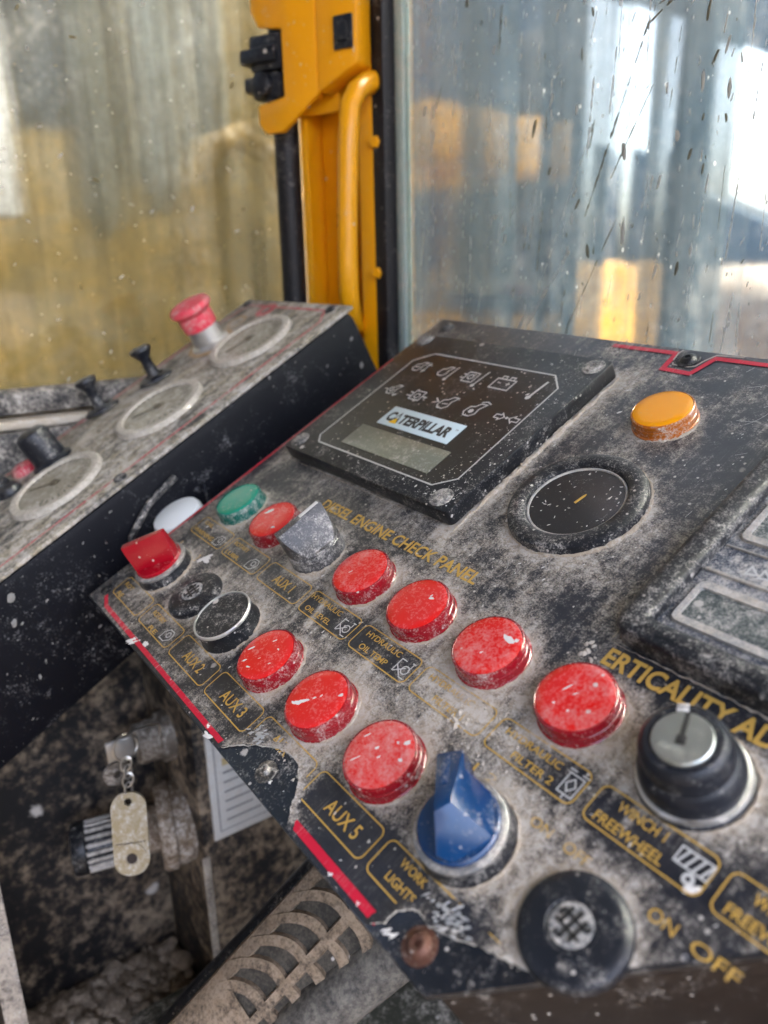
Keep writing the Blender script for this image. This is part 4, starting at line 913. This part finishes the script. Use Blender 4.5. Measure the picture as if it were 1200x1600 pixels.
# ============================================================ WINDOWS AND PILLAR
def glass(name,film,film2,amt,streakx,spots,rough=.12,scl=1,rmix=.35):
    N=NT(name); v=N.coord(rand=False)
    st=N.noise(N.map(v,scale=streakx),1,6,.65,.3); lg=N.noise(v,5/scl,5,.6,.5); fi=N.noise(v,140/scl,6,.7); 
    f=N.math('ADD',N.math('MULTIPLY',st,.45),N.math('ADD',N.math('MULTIPLY',lg,.35),N.math('MULTIPLY',fi,.2)))
    al=N.ramp(N.math('MULTIPLY_ADD',N.math('SUBTRACT',f,.5),2.4,amt),.0,1.0,False)
    vo=N.voro(N.map(v,scale=(1,1,.55)),230/scl); cc=N.n('ShaderNodeSeparateColor'); N.l(vo.outputs['Color'],cc.inputs[0])
    sp=N.math('MULTIPLY',N.ramp(cc.outputs[0],1-spots,1-spots+.02),N.ramp(N.math('ADD',vo.outputs['Distance'],N.math('MULTIPLY',fi,.4)),.42,.30))
    al=N.math('MAXIMUM',N.math('MULTIPLY',al,.9),N.math('MULTIPLY',sp,.8))
    col=N.mix(N.ramp(lg,.35,.65),film,film2); col=N.mix(N.math('MULTIPLY',sp,.8),col,(.75,.76,.74,1))
    df=N.n('ShaderNodeBsdfDiffuse'); N.l(col,df.inputs[0]); tl=N.n('ShaderNodeBsdfTranslucent'); N.l(col,tl.inputs[0])
    m1=N.n('ShaderNodeMixShader'); m1.inputs[0].default_value=.45; N.l(df.outputs[0],m1.inputs[1]); N.l(tl.outputs[0],m1.inputs[2])
    tr=N.n('ShaderNodeBsdfTransparent'); tr.inputs[0].default_value=(.88,.93,.92,1)
    rf=N.n('ShaderNodeBsdfRefraction'); rf.inputs['Roughness'].default_value=rough; rf.inputs['IOR'].default_value=1.06; rf.inputs[0].default_value=(.88,.93,.92,1)
    mt=N.n('ShaderNodeMixShader'); mt.inputs[0].default_value=rmix; N.l(tr.outputs[0],mt.inputs[1]); N.l(rf.outputs[0],mt.inputs[2])
    gl=N.n('ShaderNodeBsdfGlossy'); gl.inputs['Roughness'].default_value=.05
    fr=N.n('ShaderNodeFresnel'); fr.inputs[0].default_value=1.45
    m2=N.n('ShaderNodeMixShader'); N.l(al,m2.inputs[0]); N.l(mt.outputs[0],m2.inputs[1]); N.l(m1.outputs[0],m2.inputs[2])
    m3=N.n('ShaderNodeMixShader'); N.l(N.math('MULTIPLY',fr.outputs[0],.6),m3.inputs[0]); N.l(m2.outputs[0],m3.inputs[1]); N.l(gl.outputs[0],m3.inputs[2])
    N.l(m3.outputs[0],N.out.inputs[0]); return N.mat
mg_r=glass('glass_front_dirt_and_sky',(.085,.135,.175,1),(.17,.20,.215,1),.25,(75,75,3.0),.12,.20,1,.75)  # dirt film, its blue painted in for the sky reflected on the glass
mg_l=glass('glass_side_dirt',(.125,.11,.038,1),(.17,.155,.085,1),.56,(40,40,2.4),.02,.16,1,.6)
m_gask=dusty('black_gasket',(.008,.008,.010,1),.5,dust=.08,specks=.4,size=2,col=(.24,.2,.16,1))
wr=empty('front_window',Matrix.Translation((0,.222,.8))); tag(wr,'tall dirty pane coloured with blue sky reflection behind the control panel streaked with mud','window')
U().box(-.383,.75,0,.005,-.25,.99).build('glass_pane',mg_r,wr)
U().box(-.412,-.384,-.012,.012,-.25,.99,.003).build('gasket',m_gask,wr)
U().box(-.3838,-.372,-.001,.006,-.25,.99,.001).build('glass_edge',dusty('glass_rim',(.42,.54,.51,1),.2,dust=.3,specks=.2,size=2,col=(.56,.62,.58,1)),wr)
wl=empty('side_window',Matrix.Translation((-.507,0,.8))); tag(wl,'dirty olive tinted side pane above the gauge console','window')
U().box(-.004,0,-1.0,.185,.045,.99).build('glass_pane',mg_l,wl)
# mud on the panes
m_mudd=plain('dark_mud_spot',(.13,.12,.075,1),.8); m_mudl=plain('pale_mud_spot',(.44,.44,.39,1),.8)
FM=Matrix(((1,0,0,0),(0,0,-1,-.0006),(0,1,0,0),(0,0,0,1)))
mb=U();ml=U()
for i in range(950):
    x=random.uniform(-.37,.05);z=random.uniform(.05,.36); s=min(.0048,.0010*random.lognormvariate(0,.65))
    (mb if random.random()<.22 and x>-.25 else ml).blob(x,z,s*random.uniform(1.5,4),s*.7,random.gauss(1.4,.22),.0003,0,8,FM)
def run(mbx,pts,wd):
    for (a,b) in zip(pts[:-1],pts[1:]):
        n=max(2,int(math.hypot(b[0]-a[0],b[1]-a[1])/.0035))
        for i in range(n):
            t=i/n; 
            if random.random()<.75: mbx.blob(a[0]+(b[0]-a[0])*t,a[1]+(b[1]-a[1])*t,.006*random.uniform(.6,1.4),wd*random.uniform(.4,1.2),math.atan2(b[1]-a[1],b[0]-a[0]),.0004,0,8,FM)
run(mb,[(-.115,.288),(-.150,.268),(-.188,.170)],.0016); run(mb,[(-.095,.29),(-.145,.276)],.0013); run(mb,[(-.165,.165),(-.205,.09)],.0011); run(ml,[(-.20,.150),(-.245,.088)],.0020); run(ml,[(-.19,.21),(-.24,.09)],.0006)
run(mb,[(-.145,.235),(-.17,.19)],.0012); run(ml,[(-.225,.215),(-.235,.16)],.0007)
for i in range(110):
    x=random.uniform(-.36,.02);z=random.uniform(.08,.35);L=random.uniform(.012,.05); run(ml if random.random()<.75 else mb,[(x,z),(x-random.uniform(-.001,.006),z-L)],random.uniform(.0004,.0014))
for (x,z,l) in ((-.262,.335,.010),(-.30,.315,.006),(-.285,.30,.004)): mb.blob(x,z,l,l*.6,1.5,.0004,0,10,FM)
for (x,z) in ((-.245,.09),(-.249,.098),(-.240,.104)): ml.blob(x,z,.012,.004,1.1,.0004,0,10,FM)
mb.build('mud_spots',m_mudd,wr,smooth=False)['kind']='stuff'; ml.build('pale_spots',m_mudl,wr,smooth=False)['kind']='stuff'
LMx=Matrix(((0,0,1,.0006),(1,0,0,0),(0,1,0,0),(0,0,0,1)))
mb=U();ml=U()
for i in range(230):
    y=random.uniform(-.12,.17);z=random.uniform(.06,.36); s=min(.0036,.0011*random.lognormvariate(0,.5))
    (mb if random.random()<.5 else ml).blob(y,z,s*2.6,s*.8,random.gauss(.3,.7),.0003,0,8,LMx)
mb.build('mud_spots',plain('olive_mud_spot',(.12,.10,.04,1),.8),wl,smooth=False)['kind']='stuff'; ml.build('pale_spots',m_mudl,wl,smooth=False)['kind']='stuff'

# yellow pillar, in its own frame: x along the pillar face, y up, z towards the operator
ex=Vector((.913,.409,0)); PIL=Matrix(((ex.x,0,.409,-.49),(ex.y,0,-.913,.165),(0,1,0,.9),(0,0,0,1)))
pil=empty('corner_pillar',PIL); tag(pil,'yellow painted steel corner pillar between the two dirty windows','pillar')
m_yp=dusty('yellow_paint',(.82,.36,.004,1),.34,dust=.03,specks=.25,size=2,col=(.66,.50,.28,1),coat=.2,maxd=.7)
MB().box(20,113,-260,620,-46,-30,3).box(28,36,-260,620,-30.2,-6,2).box(66,73,-260,620,-30.2,-8,2).box(86,113,-260,620,-30.2,-4,3).build('pillar_channel',m_yp,pil)
MB().lathe([(11,-260),(11,620)],24,Matrix.Translation((13,0,-8))@Matrix.Rotation(R_(-90),4,'X')).build('seal_tube',m_gask,pil)
MB().prism([(32,166),(72,166),(72,205),(32,205)],-8,-2,1.2).build('gusset',m_yp,pil)
br=MB(); br.prism([(4,242),(4,330),(66,330),(66,176),(30,152),(12,152),(6,160),(6,174),(33,178),(33,226),(10,230)],14,20,1.6)
br.prism([(66,176),(103,193),(105,330),(66,330)],-2,20,2.5)
br.build('latch_bracket',m_yp,pil)
lt=MB(); lt.box(-2,31,199,226,4,18,3).box(-8,28,204,216,6,24,3).box(0,30,178,198,5,20,4).lathe([(9,0),(9,8),(6,10),(.01,10)],20,Matrix.Translation((14,188,18))).box(-8,8,184,196,8,20,3).box(12,24,168,180,8,18,3)
lt.build('door_latch',m_rubber,pil)
MB().box(84,101,203,226,20.1,23,1.2).box(88,97,208,221,22.9,25,1).build('latch_button',m_rubber,pil)
hp=[(103,184,-6),(102,181,6),(100,174,17),(98.5,163,25),(97.5,130,28),(96,90,29),(94.5,50,29),(94,25,28),(93,12,25),(89,3,16),(83,-2,4),(78,-4,-6)]
MB().tube(hp,8.3,18).build('grab_handle',m_yp,pil)
ck=MB()
for (q,y,l,wd) in ((-.62,84,6,1.8),(-.66,76,8,2.4),(-.55,62,5,3.2),(-.7,56,9,1.8),(-.75,38,14,1.8),(-.72,26,12,1.6),(-.6,48,3,2)):
    n_=Vector((q,0,math.sqrt(1-q*q))); ck.blob(0,0,l,wd,random.gauss(0,.2),.25,0,9,frame_to((95.3+n_.x*8.25,y,28.6+n_.z*8.25),n_,(0,1,0)))
ck.build('paint_chips',plain('chip_black',(.02,.02,.02,1),.6),pil,smooth=False)
for x,y in ((52,180),(105,140),(104,40)): MB().lathe([(5,0),(5,2.5),(4,3.4),(.01,3.4)],6,Matrix.Translation((x,y,-2))).build('bolt',m_yp,pil,smooth=False)
pf=MB()
for i in range(70):
    x,y=random.choice([(random.uniform(36,64),random.uniform(160,260)),(random.uniform(68,110),random.uniform(190,260))]); s_=random.lognormvariate(-.2,.5)
    pf.blob(x,y,s_*1.6,s_*.6,random.gauss(1.4,.5),.2,20.15,7)
pf.build('paint_scuffs',plain('scuff',(.66,.50,.30,1),.8),pil,smooth=False)['kind']='stuff'

# ============================================================ OUTSIDE
m_ground=dusty('site_ground',(.19,.145,.10,1),.9,dust=.4,specks=.3,size=40,col=(.26,.21,.155,1))
wobj(U().box(-150,150,-150,150,-1.3,-1.2),'ground',m_ground,kind='structure')
m_my=dusty('machine_yellow',(.78,.36,.010,1),.5,dust=.35,specks=0,size=14,col=(.20,.14,.07,1))
m_dk=dusty('machine_dark',(.035,.038,.042,1),.5,dust=.3,specks=.1,size=14,col=(.15,.15,.15,1))
m_post=dusty('grey_blue_steel',(.028,.050,.066,1),.6,dust=.2,specks=0,size=8,col=(.07,.09,.10,1))
m_sheet=dusty('grey_blue_sheet',(.035,.070,.11,1),.6,dust=.25,specks=0,size=20,col=(.08,.11,.14,1))
m_earth=dusty('brown_earth',(.09,.06,.04,1),.9,dust=.35,specks=0,size=25,col=(.14,.10,.07,1))
for x,wd,lab in ((-1.04,.075,'thin grey blue steel post outside, beside the gasket'),(-.83,.10,'middle grey blue steel post outside the front window'),(-.605,.105,'rightmost grey blue steel post outside the front window')):
    wobj(U().box(x-wd/2,x+wd/2,.9,.98,-1.2,2.4,.01),'steel_post',m_post,lab,'post',group='steel posts outside the front window')
mc=empty('yellow_machine',Matrix.Translation((-1.9,1.75,-1.2))); tag(mc,'blurred yellow machine standing outside the front window','machine')
U().box(-.55,.45,-.1,.25,.45,2.16,.05).build('machine_hood',m_my,mc)
U().hexa([(-.5,-.14,2.0),(.42,-.14,2.0),(.42,.2,2.0),(-.5,.2,2.0)],[(-.4,-.05,2.42),(.36,-.05,2.42),(.36,.15,2.42),(-.4,.15,2.42)],.03).build('machine_deck',m_dk,mc)
U().box(-.40,-.12,-.18,0,2.50,2.68,.03).box(.12,.34,-.18,0,2.40,2.56,.03).box(-.5,.36,0,.1,2.40,2.50,.02).build('machine_boom',m_my,mc)
U().box(.14,.34,-.12,.05,2.575,2.80,.04).build('machine_exhaust',m_dk,mc)
U().box(-.6,.5,-.2,.3,0,.44,.05).build('machine_track',m_dk,mc)
wobj(U().box(-7.6,-2.43,3.0,3.12,-1.2,4.5,.02),'site_container',m_sheet,'tall grey blue steel container left of the bright sky gap','container')
wobj(U().prism([(-2.43,-1.2),(2,-1.2),(2,-.2),(-1.6,1.09),(-2.43,1.49)],0,.1,.01,Matrix(((1,0,0,0),(0,0,-1,3.26),(0,1,0,0),(0,0,0,1)))),'hoarding',m_sheet,'slanting grey blue hoarding below the bright sky gap','hoarding')
wobj(U().prism([(-2.5,2.12),(-1.6,1.66),(2,.35),(2,4.5),(-2.5,4.5)],0,.1,.01,Matrix(((1,0,0,0),(0,0,-1,2.98),(0,1,0,0),(0,0,0,1)))),'canopy_sheet',m_sheet,'sloping grey blue canopy sheet above the bright sky gap','canopy')
wobj(U().hexa([(-2.9,2.2,-1.2),(3,2.2,-1.2),(3,3.3,-1.2),(-2.9,3.3,-1.2)],[(-2.2,2.6,.90),(3,2.6,.55),(3,3.3,.75),(-2.4,3.3,1.0)],.1),'earth_bank',m_earth,'brown earth bank low outside the front window','earth bank')
# outside the side window
bm_=empty('yellow_boom',Matrix.Translation((-1.7,.4,-1.2))); tag(bm_,'large yellow machine body close outside the side window','machine')
U().hexa([(-.8,-1.6,0),(0,-1.6,0),(0,.62,0),(-.8,.62,0)],[(-.8,-1.6,4.2),(-.12,-1.6,4.2),(-.12,.62,4.2),(-.8,.62,4.2)],.04).build('machine_body',dusty('faded_yellow',(.19,.11,.013,1),.5,dust=.50,specks=0,size=26,col=(.11,.10,.06,1),colw=(.15,.14,.11,1),soft=.6),bm_)
U().hexa([(-.2,-1.6,2.42),(-.10,-1.6,2.42),(-.10,.62,2.62),(-.2,.62,2.62)],[(-.2,-1.6,4.2),(-.10,-1.6,4.2),(-.10,.62,4.2),(-.2,.62,4.2)],.02).build('machine_wall',dusty('grey_side_panel',(.10,.095,.07,1),.6,dust=.45,specks=0,size=20,col=(.17,.155,.115,1)),bm_)
U().box(-.12,-.07,-.17,.0,2.3,3.2,.02).build('machine_cab',m_dk,bm_)
m_tk=dusty('tank_grey',(.17,.175,.15,1),.6,dust=.3,specks=0,size=10,col=(.15,.13,.09,1)); m_tk2=dusty('tank_tan',(.19,.165,.11,1),.6,dust=.3,specks=0,size=10,col=(.15,.13,.09,1))
for y_,r_,z0_,z1_,m_ in ((.01,.045,2.30,3.0,m_tk),(.09,.03,2.42,3.0,m_tk2),(.16,.05,2.36,3.0,m_tk),(.245,.03,2.28,3.0,m_tk2),(.31,.04,2.45,3.0,m_tk)): MB(1.0).lathe([(.005,z0_-.10),(r_*.7,z0_-.04),(r_,z0_),(r_,z1_)],16,Matrix.Translation((-.08,y_,0))).build('machine_pipe',m_,bm_)
wobj(U().tube([(-1.55,.53,.5),(-1.55,.535,1.0),(-1.55,.55,1.14),(-1.55,.60,1.21),(-1.55,.66,1.235),(-1.55,.74,1.20),(-1.55,.80,1.1)],.028,14),'hose_arch',dusty('brown_hose',(.20,.12,.03,1),.6,dust=.3,specks=.1,size=6),'brown hose arching outside the side window','hose')
wobj(U().box(-1.66,-1.60,-.25,.205,1.06,2.0,.01),'white_board',dusty('white_board_paint',(.42,.41,.39,1),.5,dust=.15,specks=.2,size=8),'white board upright at the far left outside the side window','board')
